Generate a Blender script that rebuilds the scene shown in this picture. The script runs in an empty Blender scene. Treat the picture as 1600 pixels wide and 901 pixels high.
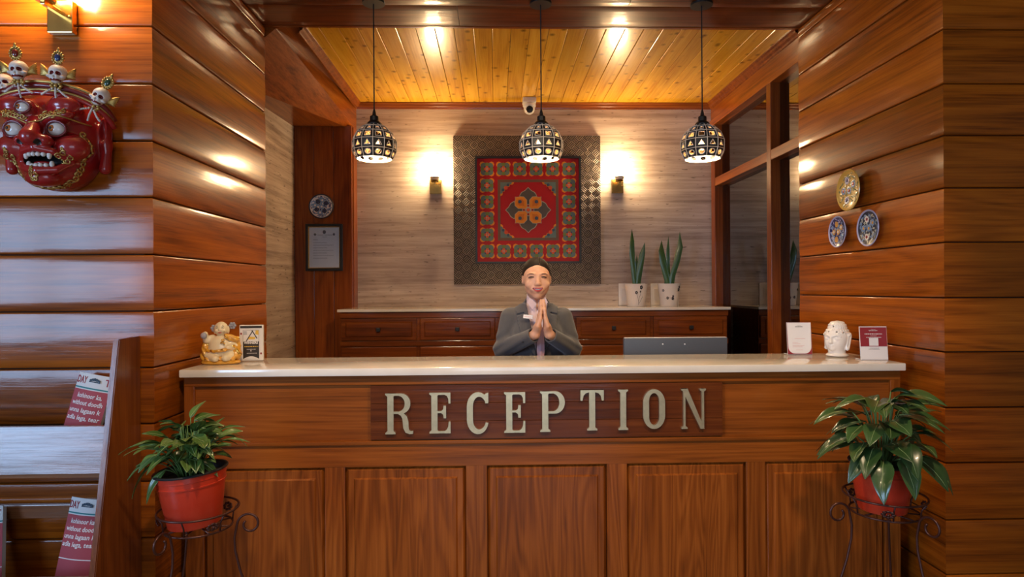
import bpy, bmesh, math, random
import numpy as np
from mathutils import Vector, Matrix
random.seed(7); np.random.seed(7)
scene = bpy.context.scene
C = scene.collection
PI = math.pi

# ------------------------------------------------------------------ camera
F_PX = 978.0; YAW = 26.0 / 978.0; ROLL = 0.006; ZC = 1.43
_f = Vector((math.sin(YAW), math.cos(YAW), 0)); _r = Vector((math.cos(YAW), -math.sin(YAW), 0)); _u = Vector((0, 0, 1))
CR = _r * math.cos(ROLL) - _u * math.sin(ROLL); CU = _u * math.cos(ROLL) + _r * math.sin(ROLL)
cd = bpy.data.cameras.new('camera'); cam = bpy.data.objects.new('camera', cd); C.objects.link(cam)
cd.sensor_width = 36.0; cd.lens = 36.0 * F_PX / 1600.0; cd.clip_start = 0.05; cd.clip_end = 60
mw = Matrix.Identity(4)
for i in range(3):
    mw[i][0] = CR[i]; mw[i][1] = CU[i]; mw[i][2] = -_f[i]; mw[i][3] = (0, 0, ZC)[i]
cam.matrix_world = mw
scene.camera = cam

def at(px, py, Y):
    """point of the place at depth Y that the photograph shows at (px, py)"""
    d = _f + CR * ((px - 800) / F_PX) - CU * ((py - 450.5) / F_PX)
    t = Y / d.y
    return Vector((d.x * t, Y, ZC + d.z * t))
def atx(px, py, X):
    d = _f + CR * ((px - 800) / F_PX) - CU * ((py - 450.5) / F_PX)
    t = X / d.x
    return Vector((X, d.y * t, ZC + d.z * t))
def atz(px, py, Z):
    d = _f + CR * ((px - 800) / F_PX) - CU * ((py - 450.5) / F_PX)
    t = (Z - ZC) / d.z
    return Vector((d.x * t, d.y * t, Z))

# ------------------------------------------------------------------ world, daylight and exposure
world = bpy.data.worlds.new('world'); scene.world = world; world.use_nodes = True
world.node_tree.nodes['Background'].inputs[0].default_value = (0.55, 0.70, 1.0, 1)
world.node_tree.nodes['Background'].inputs[1].default_value = 0.35
vs = scene.view_settings
vs.view_transform = 'Standard'; vs.look = 'None'; vs.exposure = 0.3; vs.gamma = 1.0; vs.use_curve_mapping = False

def area_light(name, loc, direction, sx, sy, watts, col):
    l = bpy.data.lights.new(name, 'AREA'); l.shape = 'RECTANGLE'; l.size = sx; l.size_y = sy; l.energy = watts; l.color = col
    o = bpy.data.objects.new(name, l); C.objects.link(o); o.location = loc
    o.rotation_euler = Vector(direction).to_track_quat('-Z', 'Y').to_euler()
    return o
# daylight standing in the windows of the lobby (left wall, glazed entrance behind the camera)
area_light('daylight_side_window', (-3.72, -0.85, 1.62), (1, 0, 0), 2.3, 1.35, 135, (0.42, 0.64, 1.0))
area_light('daylight_entrance', (0.35, -3.62, 1.35), (0, 1, 0), 2.6, 2.1, 42, (0.60, 0.77, 1.0))
# warm recessed ceiling lamps of the lobby
for lx, ly, w, cone, aim in ((-0.55, 1.05, 96, 76, (-0.15, 2.75, 0.95)), (0.95, 1.05, 96, 76, (0.50, 2.75, 0.95)), (0.2, -1.2, 30, 120, (0.2, -1.2, 0))):
    l = bpy.data.lights.new('ceiling_lamp_light', 'SPOT'); l.energy = w; l.color = (1.0, 0.73, 0.45); l.spot_size = math.radians(cone); l.spot_blend = 0.5; l.shadow_soft_size = 0.06
    o = bpy.data.objects.new('ceiling_lamp_light', l); C.objects.link(o); o.location = (lx, ly, 2.862)
    o.rotation_euler = (Vector(aim)-Vector((lx, ly, 2.862))).to_track_quat('-Z', 'Y').to_euler()

# ------------------------------------------------------------------ node helpers
def new_mat(name):
    m = bpy.data.materials.new(name); m.use_nodes = True
    nt = m.node_tree; b = nt.nodes['Principled BSDF']
    return m, nt, b
def N(nt, typ, **kw):
    n = nt.nodes.new(typ)
    for k, v in kw.items(): setattr(n, k, v)
    return n
def ramp(nt, stops, interp='LINEAR'):
    r = nt.nodes.new('ShaderNodeValToRGB'); r.color_ramp.interpolation = interp
    e = r.color_ramp.elements
    while len(e) < len(stops): e.new(0.5)
    for i, (p, c) in enumerate(stops): e[i].position = p; e[i].color = (c[0], c[1], c[2], 1)
    return r
def math_node(nt, op, a=None, b=None):
    n = nt.nodes.new('ShaderNodeMath'); n.operation = op
    for i, v in ((0, a), (1, b)):
        if v is None: continue
        if isinstance(v, (int, float)): n.inputs[i].default_value = v
        else: nt.links.new(v, n.inputs[i])
    return n.outputs[0]
def mixc(nt, fac, a, b, mode='MIX'):
    n = nt.nodes.new('ShaderNodeMix'); n.data_type = 'RGBA'; n.blend_type = mode
    for s, v in ((0, fac), (6, a), (7, b)):
        if isinstance(v, (int, float)): n.inputs[s].default_value = v
        elif isinstance(v, tuple): n.inputs[s].default_value = (v[0], v[1], v[2], 1)
        else: nt.links.new(v, n.inputs[s])
    return n.outputs[2]
def bump(nt, height, strength, dist=0.002):
    n = nt.nodes.new('ShaderNodeBump'); n.inputs['Strength'].default_value = strength; n.inputs['Distance'].default_value = dist
    nt.links.new(height, n.inputs['Height']); return n.outputs[0]

def plain(name, col, rough=0.5, metal=0.0, coat=0.0, emit=None, spec=0.5, noise=0.0, nscale=30):
    m, nt, b = new_mat(name)
    b.inputs['Base Color'].default_value = (*col, 1); b.inputs['Roughness'].default_value = rough
    b.inputs['Metallic'].default_value = metal; b.inputs['Coat Weight'].default_value = coat; b.inputs['Coat Roughness'].default_value = 0.08
    b.inputs['Specular IOR Level'].default_value = spec
    if emit:
        b.inputs['Emission Color'].default_value = (*emit[0], 1); b.inputs['Emission Strength'].default_value = emit[1]
    if noise:
        tc = N(nt, 'ShaderNodeTexCoord'); nz = N(nt, 'ShaderNodeTexNoise'); nz.inputs['Scale'].default_value = nscale; nz.inputs['Detail'].default_value = 4
        nt.links.new(tc.outputs['Object'], nz.inputs['Vector'])
        k = math_node(nt, 'MULTIPLY_ADD', nz.outputs[0], 2 * noise); nt.nodes[-1].inputs[2].default_value = 1 - noise
        nt.links.new(mixc(nt, 1.0, (*col,), k, 'MULTIPLY'), b.inputs['Base Color'])
    return m

def wood(name, dark, mid, light, grain='X', scale=1.0, rough=0.34, coat=0.55, coat_rough=0.09, vary=0.30, ring=9.0, knots=0.0, relief=0.25, figure=1.0, coat_ior=1.45):
    """varnished timber: growth rings, fibres, optional knots, a different cut for each board"""
    m, nt, b = new_mat(name)
    tc = N(nt, 'ShaderNodeTexCoord'); oi = N(nt, 'ShaderNodeObjectInfo')
    off = N(nt, 'ShaderNodeVectorMath', operation='SCALE'); off.inputs[0].default_value = (13.7, 7.3, 19.1)
    nt.links.new(oi.outputs['Random'], off.inputs['Scale'])
    add = N(nt, 'ShaderNodeVectorMath', operation='ADD')
    nt.links.new(tc.outputs['Object'], add.inputs[0]); nt.links.new(off.outputs[0], add.inputs[1])
    def mapped(along, across):
        mp = N(nt, 'ShaderNodeMapping')
        s = {'X': (along, across, across), 'Y': (across, along, across), 'Z': (across, across, along)}[grain]
        mp.inputs['Scale'].default_value = tuple(v * scale for v in s)
        nt.links.new(add.outputs[0], mp.inputs['Vector']); return mp.outputs[0]
    def nz(along, across, detail, rough=0.5, dist=0.0):
        n = N(nt, 'ShaderNodeTexNoise'); n.inputs['Scale'].default_value = 1.0; n.inputs['Detail'].default_value = detail; n.inputs['Roughness'].default_value = rough; n.inputs['Distortion'].default_value = dist
        nt.links.new(mapped(along, across), n.inputs['Vector']); return n.outputs[0]
    n1 = nz(0.45, 5.0, 2.5, 0.5, 0.6*figure)
    rings = math_node(nt, 'SINE', math_node(nt, 'MULTIPLY', n1, ring*2*PI))
    rings = math_node(nt, 'MULTIPLY_ADD', rings, 0.5); nt.nodes[-1].inputs[2].default_value = 0.5
    n2 = nz(3.0, 150.0, 4, 0.7); n5 = nz(1.1, 34.0, 4, 0.6); n3 = nz(1.3, 4.5, 3)
    v = math_node(nt, 'ADD', math_node(nt, 'MULTIPLY', rings, 0.07*figure), math_node(nt, 'MULTIPLY', n2, 0.38))
    v = math_node(nt, 'ADD', v, math_node(nt, 'MULTIPLY', n5, 0.38)); v = math_node(nt, 'ADD', v, math_node(nt, 'MULTIPLY', n3, 0.24))
    r = ramp(nt, [(0.36, dark), (0.535, mid), (0.74, light)])
    nt.links.new(v, r.inputs[0])
    col = r.outputs[0]
    if knots:
        vo = N(nt, 'ShaderNodeTexVoronoi'); vo.inputs['Scale'].default_value = 1.0; vo.inputs['Randomness'].default_value = 1.0
        nt.links.new(mapped(10.0 if knots > 0.5 else 2.2, 12.0), vo.inputs['Vector'])
        kr = ramp(nt, [(0.0, (1, 1, 1)), (0.13, (0.55, 0.55, 0.55)), (0.25, (0, 0, 0))])
        nt.links.new(vo.outputs['Distance'], kr.inputs[0])
        col = mixc(nt, math_node(nt, 'MULTIPLY', kr.outputs[0], knots), col, tuple(c * 0.22 for c in dark))
    hsv = N(nt, 'ShaderNodeHueSaturation')
    val = math_node(nt, 'MULTIPLY_ADD', oi.outputs['Random'], 2 * vary); nt.nodes[-1].inputs[2].default_value = 1 - vary
    nt.links.new(val, hsv.inputs['Value']); nt.links.new(col, hsv.inputs['Color'])
    nt.links.new(hsv.outputs[0], b.inputs['Base Color'])
    b.inputs['Roughness'].default_value = rough; b.inputs['Coat Weight'].default_value = coat; b.inputs['Coat Roughness'].default_value = coat_rough; b.inputs['Specular IOR Level'].default_value = 0.12; b.inputs['Coat IOR'].default_value = coat_ior
    n4 = N(nt, 'ShaderNodeTexNoise'); n4.inputs['Scale'].default_value = 1.0; n4.inputs['Detail'].default_value = 2
    nt.links.new(mapped(2.5, 16.0), n4.inputs['Vector'])
    h = math_node(nt, 'ADD', math_node(nt, 'MULTIPLY', n4.outputs[0], 1.6), math_node(nt, 'MULTIPLY', n2, 0.30))
    bp = bump(nt, h, relief, 0.003)
    nt.links.new(bp, b.inputs['Normal']); nt.links.new(bp, b.inputs['Coat Normal'])
    return m

M = {}
M['teak'] = wood('teak_plank', (0.085, 0.016, 0.0012), (0.30, 0.070, 0.0040), (0.47, 0.125, 0.0080), 'X', vary=0.26, knots=0.25)
M['teak_y'] = wood('teak_trim_along_depth', (0.10, 0.021, 0.002), (0.27, 0.066, 0.007), (0.42, 0.125, 0.016), 'Y', vary=0.2)
M['teak_x'] = wood('teak_trim', (0.10, 0.020, 0.002), (0.24, 0.056, 0.006), (0.37, 0.10, 0.012), 'X', vary=0.15)
M['teak_z'] = wood('teak_upright', (0.075, 0.015, 0.002), (0.20, 0.044, 0.005), (0.32, 0.085, 0.011), 'Z', vary=0.2)
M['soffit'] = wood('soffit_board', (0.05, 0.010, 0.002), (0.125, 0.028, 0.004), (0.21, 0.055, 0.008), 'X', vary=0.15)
M['pine'] = wood('pine_board', (0.50, 0.20, 0.012), (0.74, 0.38, 0.028), (0.86, 0.50, 0.050), 'Y', vary=0.09, ring=5, knots=0.9, rough=0.25, coat=0.6, relief=0.12)
M['counter_x'] = wood('counter_timber', (0.10, 0.025, 0.003), (0.235, 0.060, 0.0070), (0.35, 0.100, 0.014), 'X', vary=0.12, ring=12, rough=0.34, coat=0.5, coat_rough=0.15)
M['counter_z'] = wood('counter_panel_timber', (0.09, 0.022, 0.003), (0.21, 0.051, 0.0060), (0.33, 0.092, 0.013), 'Z', vary=0.10, ring=14, rough=0.34, coat=0.5, coat_rough=0.15, figure=1.8)
M['sign_wood'] = wood('sign_board_timber', (0.042, 0.009, 0.002), (0.105, 0.023, 0.004), (0.17, 0.045, 0.008), 'X', vary=0.1, coat=0.6)
M['cabinet'] = wood('cabinet_timber', (0.055, 0.012, 0.002), (0.16, 0.036, 0.005), (0.28, 0.075, 0.010), 'X', vary=0.15)
M['rack'] = wood('rack_timber', (0.09, 0.028, 0.010), (0.20, 0.068, 0.022), (0.32, 0.13, 0.05), 'X', vary=0.1, rough=0.42, coat=1.0, coat_rough=0.22, relief=0.5, coat_ior=1.6)
M['rack_z'] = wood('rack_upright_timber', (0.07, 0.017, 0.003), (0.17, 0.043, 0.007), (0.26, 0.08, 0.013), 'Z', vary=0.1, rough=0.4, coat=0.9, coat_rough=0.2)
M['gap'] = plain('dark_joint', (0.012, 0.004, 0.002), 0.8)

def travertine():
    m, nt, b = new_mat('travertine')
    tc = N(nt, 'ShaderNodeTexCoord')
    def nz(sc, detail, rough=0.6):
        mp = N(nt, 'ShaderNodeMapping'); mp.inputs['Scale'].default_value = sc
        n = N(nt, 'ShaderNodeTexNoise'); n.inputs['Scale'].default_value = 1; n.inputs['Detail'].default_value = detail; n.inputs['Roughness'].default_value = rough
        nt.links.new(tc.outputs['Object'], mp.inputs[0]); nt.links.new(mp.outputs[0], n.inputs[0]); return n.outputs[0]
    a = nz((1.1, 1.1, 26), 6); c = nz((4, 4, 90), 4); d = nz((1.2, 1.2, 2.5), 3)
    v = math_node(nt, 'ADD', math_node(nt, 'MULTIPLY', a, 0.55), math_node(nt, 'MULTIPLY', c, 0.25))
    v = math_node(nt, 'ADD', v, math_node(nt, 'MULTIPLY', d, 0.28))
    r = ramp(nt, [(0.40, (0.25, 0.175, 0.125)), (0.53, (0.46, 0.355, 0.275)), (0.66, (0.62, 0.52, 0.42))])
    nt.links.new(v, r.inputs[0])
    p = nz((14, 14, 75), 3, 0.5)
    pr = ramp(nt, [(0.645, (0, 0, 0)), (0.70, (1, 1, 1))]); nt.links.new(p, pr.inputs[0])
    col = mixc(nt, math_node(nt, 'MULTIPLY', pr.outputs[0], 0.75), r.outputs[0], (0.09, 0.055, 0.035))
    nt.links.new(col, b.inputs['Base Color'])
    b.inputs['Roughness'].default_value = 0.45
    nt.links.new(bump(nt, math_node(nt, 'SUBTRACT', math_node(nt, 'MULTIPLY', a, 0.5), pr.outputs[0]), 0.35, 0.002), b.inputs['Normal'])
    return m
M['travertine'] = travertine()
M['plaster'] = plain('warm_plaster', (0.42, 0.27, 0.14), 0.8)
M['tile'] = plain('floor_tile', (0.30, 0.22, 0.15), 0.25, noise=0.15, nscale=6)
M['white_metal'] = plain('white_frame', (0.7, 0.7, 0.7), 0.4)
M['brass'] = plain('brass', (0.62, 0.42, 0.14), 0.22, metal=1.0, noise=0.15)
M['letter_brass'] = plain('letter_brass', (0.66, 0.54, 0.33), 0.34, metal=0.85, noise=0.25, nscale=40)
M['black_metal'] = plain('black_metal', (0.012, 0.011, 0.010), 0.4, spec=0.4)
M['solder'] = plain('silver_solder', (0.78, 0.70, 0.58), 0.45, metal=0.4)
M['white_enamel'] = plain('white_enamel', (0.8, 0.78, 0.72), 0.4)
M['bulb'] = plain('lit_bulb', (1, 0.9, 0.7), 0.3, emit=((1.0, 0.74, 0.44), 420.0))
M['shade_lit'] = plain('lit_frosted_glass', (1, 0.95, 0.85), 0.3, emit=((1.0, 0.72, 0.40), 105.0))

# ------------------------------------------------------------------ mesh builder
class MB:
    def __init__(s): s.v = []; s.f = []; s.m = []; s.cur = 0
    def add(s, vs, fs):
        b = len(s.v); s.v += [tuple(p) for p in vs]; s.f += [tuple(i + b for i in f) for f in fs]; s.m += [s.cur] * len(fs)
        return s
    def xf(s, mat, start=0):
        for i in range(start, len(s.v)): s.v[i] = tuple(mat @ Vector(s.v[i]))
        return s
    def box(s, x0, x1, y0, y1, z0, z1):
        return s.add([(x0,y0,z0),(x1,y0,z0),(x1,y1,z0),(x0,y1,z0),(x0,y0,z1),(x1,y0,z1),(x1,y1,z1),(x0,y1,z1)],
                     [(0,3,2,1),(4,5,6,7),(0,1,5,4),(1,2,6,5),(2,3,7,6),(3,0,4,7)])
    def bbox(s, x0, x1, y0, y1, z0, z1, b):
        """box with chamfered edges"""
        bm = bmesh.new(); bmesh.ops.create_cube(bm, size=1)
        for v in bm.verts: v.co = Vector(((x0+x1)/2 + v.co.x*(x1-x0), (y0+y1)/2 + v.co.y*(y1-y0), (z0+z1)/2 + v.co.z*(z1-z0)))
        bmesh.ops.bevel(bm, geom=bm.edges[:], offset=b, segments=2, profile=0.6, affect='EDGES')
        bm.verts.index_update()
        s.add([v.co[:] for v in bm.verts], [[v.index for v in f.verts] for f in bm.faces]); bm.free(); return s
    def frustum_panel(s, x0, x1, z0, z1, y0, y1, b):
        """raised field on a face that looks to -Y: back rectangle at y0, smaller front rectangle at y1"""
        a = [(x0,y0,z0),(x1,y0,z0),(x1,y0,z1),(x0,y0,z1)]; c = [(x0+b,y1,z0+b),(x1-b,y1,z0+b),(x1-b,y1,z1-b),(x0+b,y1,z1-b)]
        return s.add(a + c, [(4,5,6,7)] + [(i,(i+1)%4,(i+1)%4+4,i+4) for i in range(4)] + [(3,2,1,0)])
    def lathe(s, prof, n=24, cap=True, a0=0.0):
        """profile of (radius, z) turned about z"""
        vs = []; fs = []
        for r, z in prof:
            for k in range(n):
                a = a0 + 2*PI*k/n; vs.append((r*math.cos(a), r*math.sin(a), z))
        for i in range(len(prof)-1):
            for k in range(n):
                fs.append((i*n+k, i*n+(k+1)%n, (i+1)*n+(k+1)%n, (i+1)*n+k))
        if cap:
            fs.append(tuple(range(n-1, -1, -1))); fs.append(tuple((len(prof)-1)*n+k for k in range(n)))
        return s.add(vs, fs)
    def tube(s, pts, r, n=8, closed=False, cap=True):
        pts = [Vector(p) for p in pts]; m = len(pts)
        rs = r if isinstance(r, (list, tuple)) else [r]*m
        vs = []; fs = []; nrm = None
        for i, p in enumerate(pts):
            a = pts[(i-1) % m] if (i > 0 or closed) else p
            b = pts[(i+1) % m] if (i < m-1 or closed) else p
            t = (b-a); t = t.normalized() if t.length > 1e-9 else Vector((0,0,1))
            if nrm is None:
                nrm = t.orthogonal().normalized()
            nrm = (nrm - t*nrm.dot(t)); nrm = nrm.normalized() if nrm.length > 1e-9 else t.orthogonal().normalized()
            bi = t.cross(nrm)
            for k in range(n):
                q = 2*PI*k/n; vs.append(p + (nrm*math.cos(q) + bi*math.sin(q))*rs[i])
        rng = m if closed else m-1
        for i in range(rng):
            j = (i+1) % m
            for k in range(n): fs.append((i*n+k, i*n+(k+1)%n, j*n+(k+1)%n, j*n+k))
        if cap and not closed:
            fs.append(tuple(range(n-1,-1,-1))); fs.append(tuple((m-1)*n+k for k in range(n)))
        return s.add(vs, fs)
    def ball(s, c, r, nu=12, nv=8):
        if isinstance(r, (int, float)): r = (r, r, r)
        vs = [(c[0], c[1], c[2]-r[2])]; fs = []
        for i in range(1, nv):
            t = -PI/2 + PI*i/nv
            for k in range(nu):
                a = 2*PI*k/nu; vs.append((c[0]+r[0]*math.cos(t)*math.cos(a), c[1]+r[1]*math.cos(t)*math.sin(a), c[2]+r[2]*math.sin(t)))
        vs.append((c[0], c[1], c[2]+r[2])); top = len(vs)-1
        for k in range(nu): fs.append((0, 1+(k+1)%nu, 1+k))
        for i in range(nv-2):
            for k in range(nu): fs.append((1+i*nu+k, 1+i*nu+(k+1)%nu, 1+(i+1)*nu+(k+1)%nu, 1+(i+1)*nu+k))
        for k in range(nu): fs.append((1+(nv-2)*nu+k, 1+(nv-2)*nu+(k+1)%nu, top))
        return s.add(vs, fs)
    def prism(s, poly, y0, y1):
        """polygon in x,z (counter-clockwise seen from -Y) between y0 (front) and y1 (back)"""
        n = len(poly)
        vs = [(p[0], y0, p[1]) for p in poly] + [(p[0], y1, p[1]) for p in poly]
        fs = [tuple(range(n)), tuple(range(2*n-1, n-1, -1))] + [((i+1)%n, i, i+n, (i+1)%n+n) for i in range(n)]
        return s.add(vs, fs)
    def grid(s, fn, nu, nv):
        vs = [fn(i/nu, j/nv) for j in range(nv+1) for i in range(nu+1)]
        fs = [(j*(nu+1)+i, j*(nu+1)+i+1, (j+1)*(nu+1)+i+1, (j+1)*(nu+1)+i) for j in range(nv) for i in range(nu)]
        return s.add(vs, fs)
    def mesh(s, name, mats, smooth=False):
        me = bpy.data.meshes.new(name); me.from_pydata(s.v, [], s.f)
        for m in (mats if isinstance(mats, (list, tuple)) else [mats]): me.materials.append(M[m] if isinstance(m, str) else m)
        if any(s.m): me.polygons.foreach_set('material_index', s.m)
        if smooth:
            me.polygons.foreach_set('use_smooth', [True]*len(me.polygons))
            if smooth is not True:
                me.set_sharp_from_angle(angle=smooth)
        me.update(); return me
    def build(s, name, mats, parent=None, loc=(0,0,0), rot=(0,0,0), smooth=False):
        return link(name, s.mesh(name, mats, smooth), parent, loc, rot)
def link(name, me, parent=None, loc=(0,0,0), rot=(0,0,0)):
    o = bpy.data.objects.new(name, me); C.objects.link(o); o.location = loc; o.rotation_euler = rot
    if parent: o.parent = parent
    return o
def tag(o, label, cat, group=None):
    o['label'] = label; o['category'] = cat
    if group: o['group'] = group
    return o
def thing(name, label, cat, loc=(0,0,0), rot=(0,0,0), group=None):
    return tag(link(name, None, None, loc, rot), label, cat, group)
def struct(o, label=None):
    o['kind'] = 'structure'
    if label: o['label'] = label
    return o
def copy_tree(o, parent=None):
    c = o.copy(); C.objects.link(c); c.parent = parent
    for ch in list(o.children): copy_tree(ch, c)
    return c
AUTO = math.radians(40)

# ------------------------------------------------------------------ the setting
XL, XR, YF, YB = -1.27, 1.725, 2.36, 3.50
SOF, CEIL, BACK = 2.893, 2.906, 5.0
XBEAM, XLW, XWIN = -1.095, -1.537, 1.744
LOBX0, LOBX1, LOBY = -3.6, 3.6, -3.5

def plank_mesh(name, length, width, thick=0.024, bulge=0.0035, rnd=0.006, mitre0=0.0, mitre1=0.0, mat='teak', seg=7):
    """board along local x, face looking to -y, rounded edges and slightly pillowed face; ends may be mitred"""
    w = width/2; prof = [(thick, -w), (rnd*1.2, -w)]
    for k in range(3):
        a = PI/2*(k+1)/3; prof.append((rnd*1.2*(1-math.sin(a)), -w + rnd*(1-math.cos(a))))
    for k in range(1, seg):
        u = -1 + 2*k/seg; prof.append((-bulge*(1-u*u), u*(w-rnd)))
    for k in range(3):
        a = PI/2*(1-k/3); prof.append((rnd*1.2*(1-math.sin(a)), w - rnd*(1-math.cos(a))))
    prof += [(rnd*1.2, w), (thick, w)]
    n = len(prof); vs = []
    for e, mi in ((-1, mitre0), (1, mitre1)):
        for d, z in prof: vs.append((e*(length/2 - mi*d), d, z))
    fs = [(i, i+n, (i+1)%n+n, (i+1)%n) for i in range(n)] + [tuple(range(n)), tuple(range(2*n-1, n-1, -1))]
    mb = MB().add(vs, fs); me = mb.mesh(name, mat)
    bm = bmesh.new(); bm.from_mesh(me); bmesh.ops.recalc_face_normals(bm, faces=bm.faces); bm.to_mesh(me); bm.free()
    me.polygons.foreach_set('use_smooth', [True]*len(me.polygons)); me.set_sharp_from_angle(angle=math.radians(50))
    return me

def plank_wall(name, label, seams, length, centre, rotz, m0, m1, core):
    """wall clad with horizontal boards; core = (x0,x1,y0,y1) of the masonry behind"""
    w = struct(MB().box(core[0], core[1], core[2], core[3], 0, SOF).build(name, 'gap'), label)
    for a, b in zip(seams[1:], seams[:-1]):
        if b - a < 0.02: continue
        me = plank_mesh('plank', length, b-a-0.004, mitre0=m0, mitre1=m1)
        o = link('plank', me, w, (centre[0], centre[1], (a+b)/2), (0, 0, rotz))
    return w
def extend(seams, step):
    s = sorted(seams, reverse=True)
    while s[0] + step < SOF: s.insert(0, s[0] + step)
    s.insert(0, SOF)
    while s[-1] - step > 0: s.append(s[-1] - step)
    s.append(0.0); return s
SL = extend([2.412, 2.198, 1.986, 1.777, 1.565, 1.354, 1.144, 0.935, 0.721, 0.512], 0.211)
SR = extend([2.417, 2.208, 2.009, 1.807, 1.598, 1.384, 1.175, 0.961, 0.748, 0.529], 0.2098)
T = 0.026
plank_wall('wall_front_left', 'glossy teak plank wall facing the lobby behind the red mask', SL, XL-LOBX0, ((XL+LOBX0)/2, YF), 0, 0, 1, (LOBX0, XL-T-0.02, YF+T-0.003, YF+T+0.06))
plank_wall('wall_return_left', 'orange teak plank return wall left of the counter', SL, YB-YF, (XL, (YF+YB)/2), PI/2, 1, 0, (XL-0.15, XL-T+0.003, YF+T+0.065, YB))
plank_wall('wall_front_right', 'dark teak plank wall facing the lobby at the right edge', SR, LOBX1-XR, ((XR+LOBX1)/2, YF), 0, 1, 0, (XR+T+0.02, LOBX1, YF+T-0.003, YF+T+0.06))
plank_wall('wall_return_right', 'orange teak plank return wall right of the counter carrying ceramic plates', SR, YB-YF, (XR, (YF+YB)/2), -PI/2, 0, 1, (XR+T-0.003, XR+0.15, YF+T+0.065, YB))

# inner room shell
struct(MB().box(LOBX0, LOBX1, LOBY, BACK+0.15, -0.1, 0.0).build('floor', 'tile'), 'brown tiled floor')
struct(MB().box(XLW-0.1, XWIN+0.9, BACK, BACK+0.12, 0, CEIL+0.1).build('wall_back', 'travertine'), 'beige travertine wall behind the credenza')
struct(MB().box(XLW-0.12, XLW, YB, BACK, 0, CEIL+0.1).build('wall_left', 'travertine'), 'strip of beige travertine side wall beyond the left planks')
# pine board ceiling, one board at a time
cl = struct(MB().box(XLW-0.1, XWIN+0.9, YB-0.02, BACK+0.05, CEIL+0.022, CEIL+0.08).build('ceiling', 'gap'), 'varnished knotty pine board ceiling above the reception')
pw = 0.1085
nb = int((XWIN - XBEAM)/pw) + 1
pine_me = plank_mesh('ceiling_board', BACK-YB+0.02, pw-0.0015, thick=0.018, bulge=0.0, rnd=0.0035, mat='pine', seg=2)
for v in pine_me.vertices:      # board runs along y, face down
    x, y, z = v.co; v.co = (z, x, y)
pine_me.flip_normals(); pine_me.set_sharp_from_angle(angle=math.radians(12)); pine_me.update()
for i in range(nb):
    link('ceiling_board', pine_me, cl, (XBEAM + pw*(i+0.5), (YB+BACK)/2 - 0.01, CEIL))
# soffit between the two plank piers
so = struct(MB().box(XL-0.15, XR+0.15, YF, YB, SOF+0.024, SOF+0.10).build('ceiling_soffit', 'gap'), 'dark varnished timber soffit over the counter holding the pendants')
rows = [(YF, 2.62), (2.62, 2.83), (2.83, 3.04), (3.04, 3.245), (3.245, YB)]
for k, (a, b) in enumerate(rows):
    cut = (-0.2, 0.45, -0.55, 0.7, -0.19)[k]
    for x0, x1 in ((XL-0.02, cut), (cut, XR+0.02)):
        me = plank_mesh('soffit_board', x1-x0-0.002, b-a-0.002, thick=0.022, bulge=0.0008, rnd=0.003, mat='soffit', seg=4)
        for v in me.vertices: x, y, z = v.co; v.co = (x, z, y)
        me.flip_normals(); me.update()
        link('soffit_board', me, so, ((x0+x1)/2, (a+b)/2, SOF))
struct(MB().box(XL-0.02, XR+0.02, YB-0.001, YB+0.02, SOF-0.002, CEIL+0.03).build('trim_soffit_edge', 'teak_x'))
# left beam with its pilaster
bt = 2.688
f0, f1 = YB+0.021, BACK
bm_ = MB().add([(XLW, f0, 2.62), (-1.215, f0, 2.886), (XBEAM, f0, CEIL-0.004), (XBEAM, f0, CEIL+0.02), (XLW, f0, CEIL+0.02),
                (XLW, f1, bt), (XBEAM, f1, bt), (XBEAM, f1, CEIL-0.004), (XBEAM, f1, CEIL+0.02), (XLW, f1, CEIL+0.02)],
               [(0,1,2,3,4), (9,8,7,6,5), (0,5,6,1), (1,6,7,2), (2,7,8,3), (3,8,9,4), (4,9,5,0)]).build('trim_beam', 'teak_y')
bm_ = struct(bm_, 'timber boxed beam along the left side of the reception ceiling')
pil = struct(MB().box(XLW+0.002, XBEAM-0.004, 4.86, BACK, 0, bt).build('trim_pilaster', 'gap'), 'dark timber pilaster carrying the framed certificate')
xs = [XLW+0.002, -1.385, -1.235, XBEAM-0.002]
for a, b in zip(xs[:-1], xs[1:]):
    MB().bbox(a+0.001, b-0.001, 4.835, 4.875, 0.0, bt-0.001, 0.003).build('upright_board', 'teak_z', pil)
MB().bbox(XBEAM-0.03, XBEAM+0.004, 4.88, BACK-0.001, 0.0, bt-0.001, 0.003).build('edge_board', 'teak_z', pil)

def cornice(name, path, dirs):
    """stepped moulding swept along a path; dirs = inward normals"""
    prof = [(0, 0), (0.042, 0), (0.042, -0.008), (0.030, -0.014), (0.026, -0.026), (0.012, -0.034), (0.010, -0.044), (0, -0.046)]
    vs = []; n = len(prof)
    for p, d in zip(path, dirs):
        for a, z in prof: vs.append((p[0]+d[0]*a, p[1]+d[1]*a, CEIL+z))
    fs = [(i*n+k, i*n+k+1, (i+1)*n+k+1, (i+1)*n+k) for i in range(len(path)-1) for k in range(n-1)]
    o = MB().add(vs, fs).build(name, 'teak_x')
    bm = bmesh.new(); bm.from_mesh(o.data); bmesh.ops.recalc_face_normals(bm, faces=bm.faces); bm.to_mesh(o.data); bm.free()
    return struct(o)
cornice('trim_cornice', [(XBEAM, YB+0.022), (XBEAM, BACK), (XWIN, BACK), (XWIN, YB+0.022)], [(1, 0), (1, -1), (-1, -1), (-1, 0)])

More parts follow.
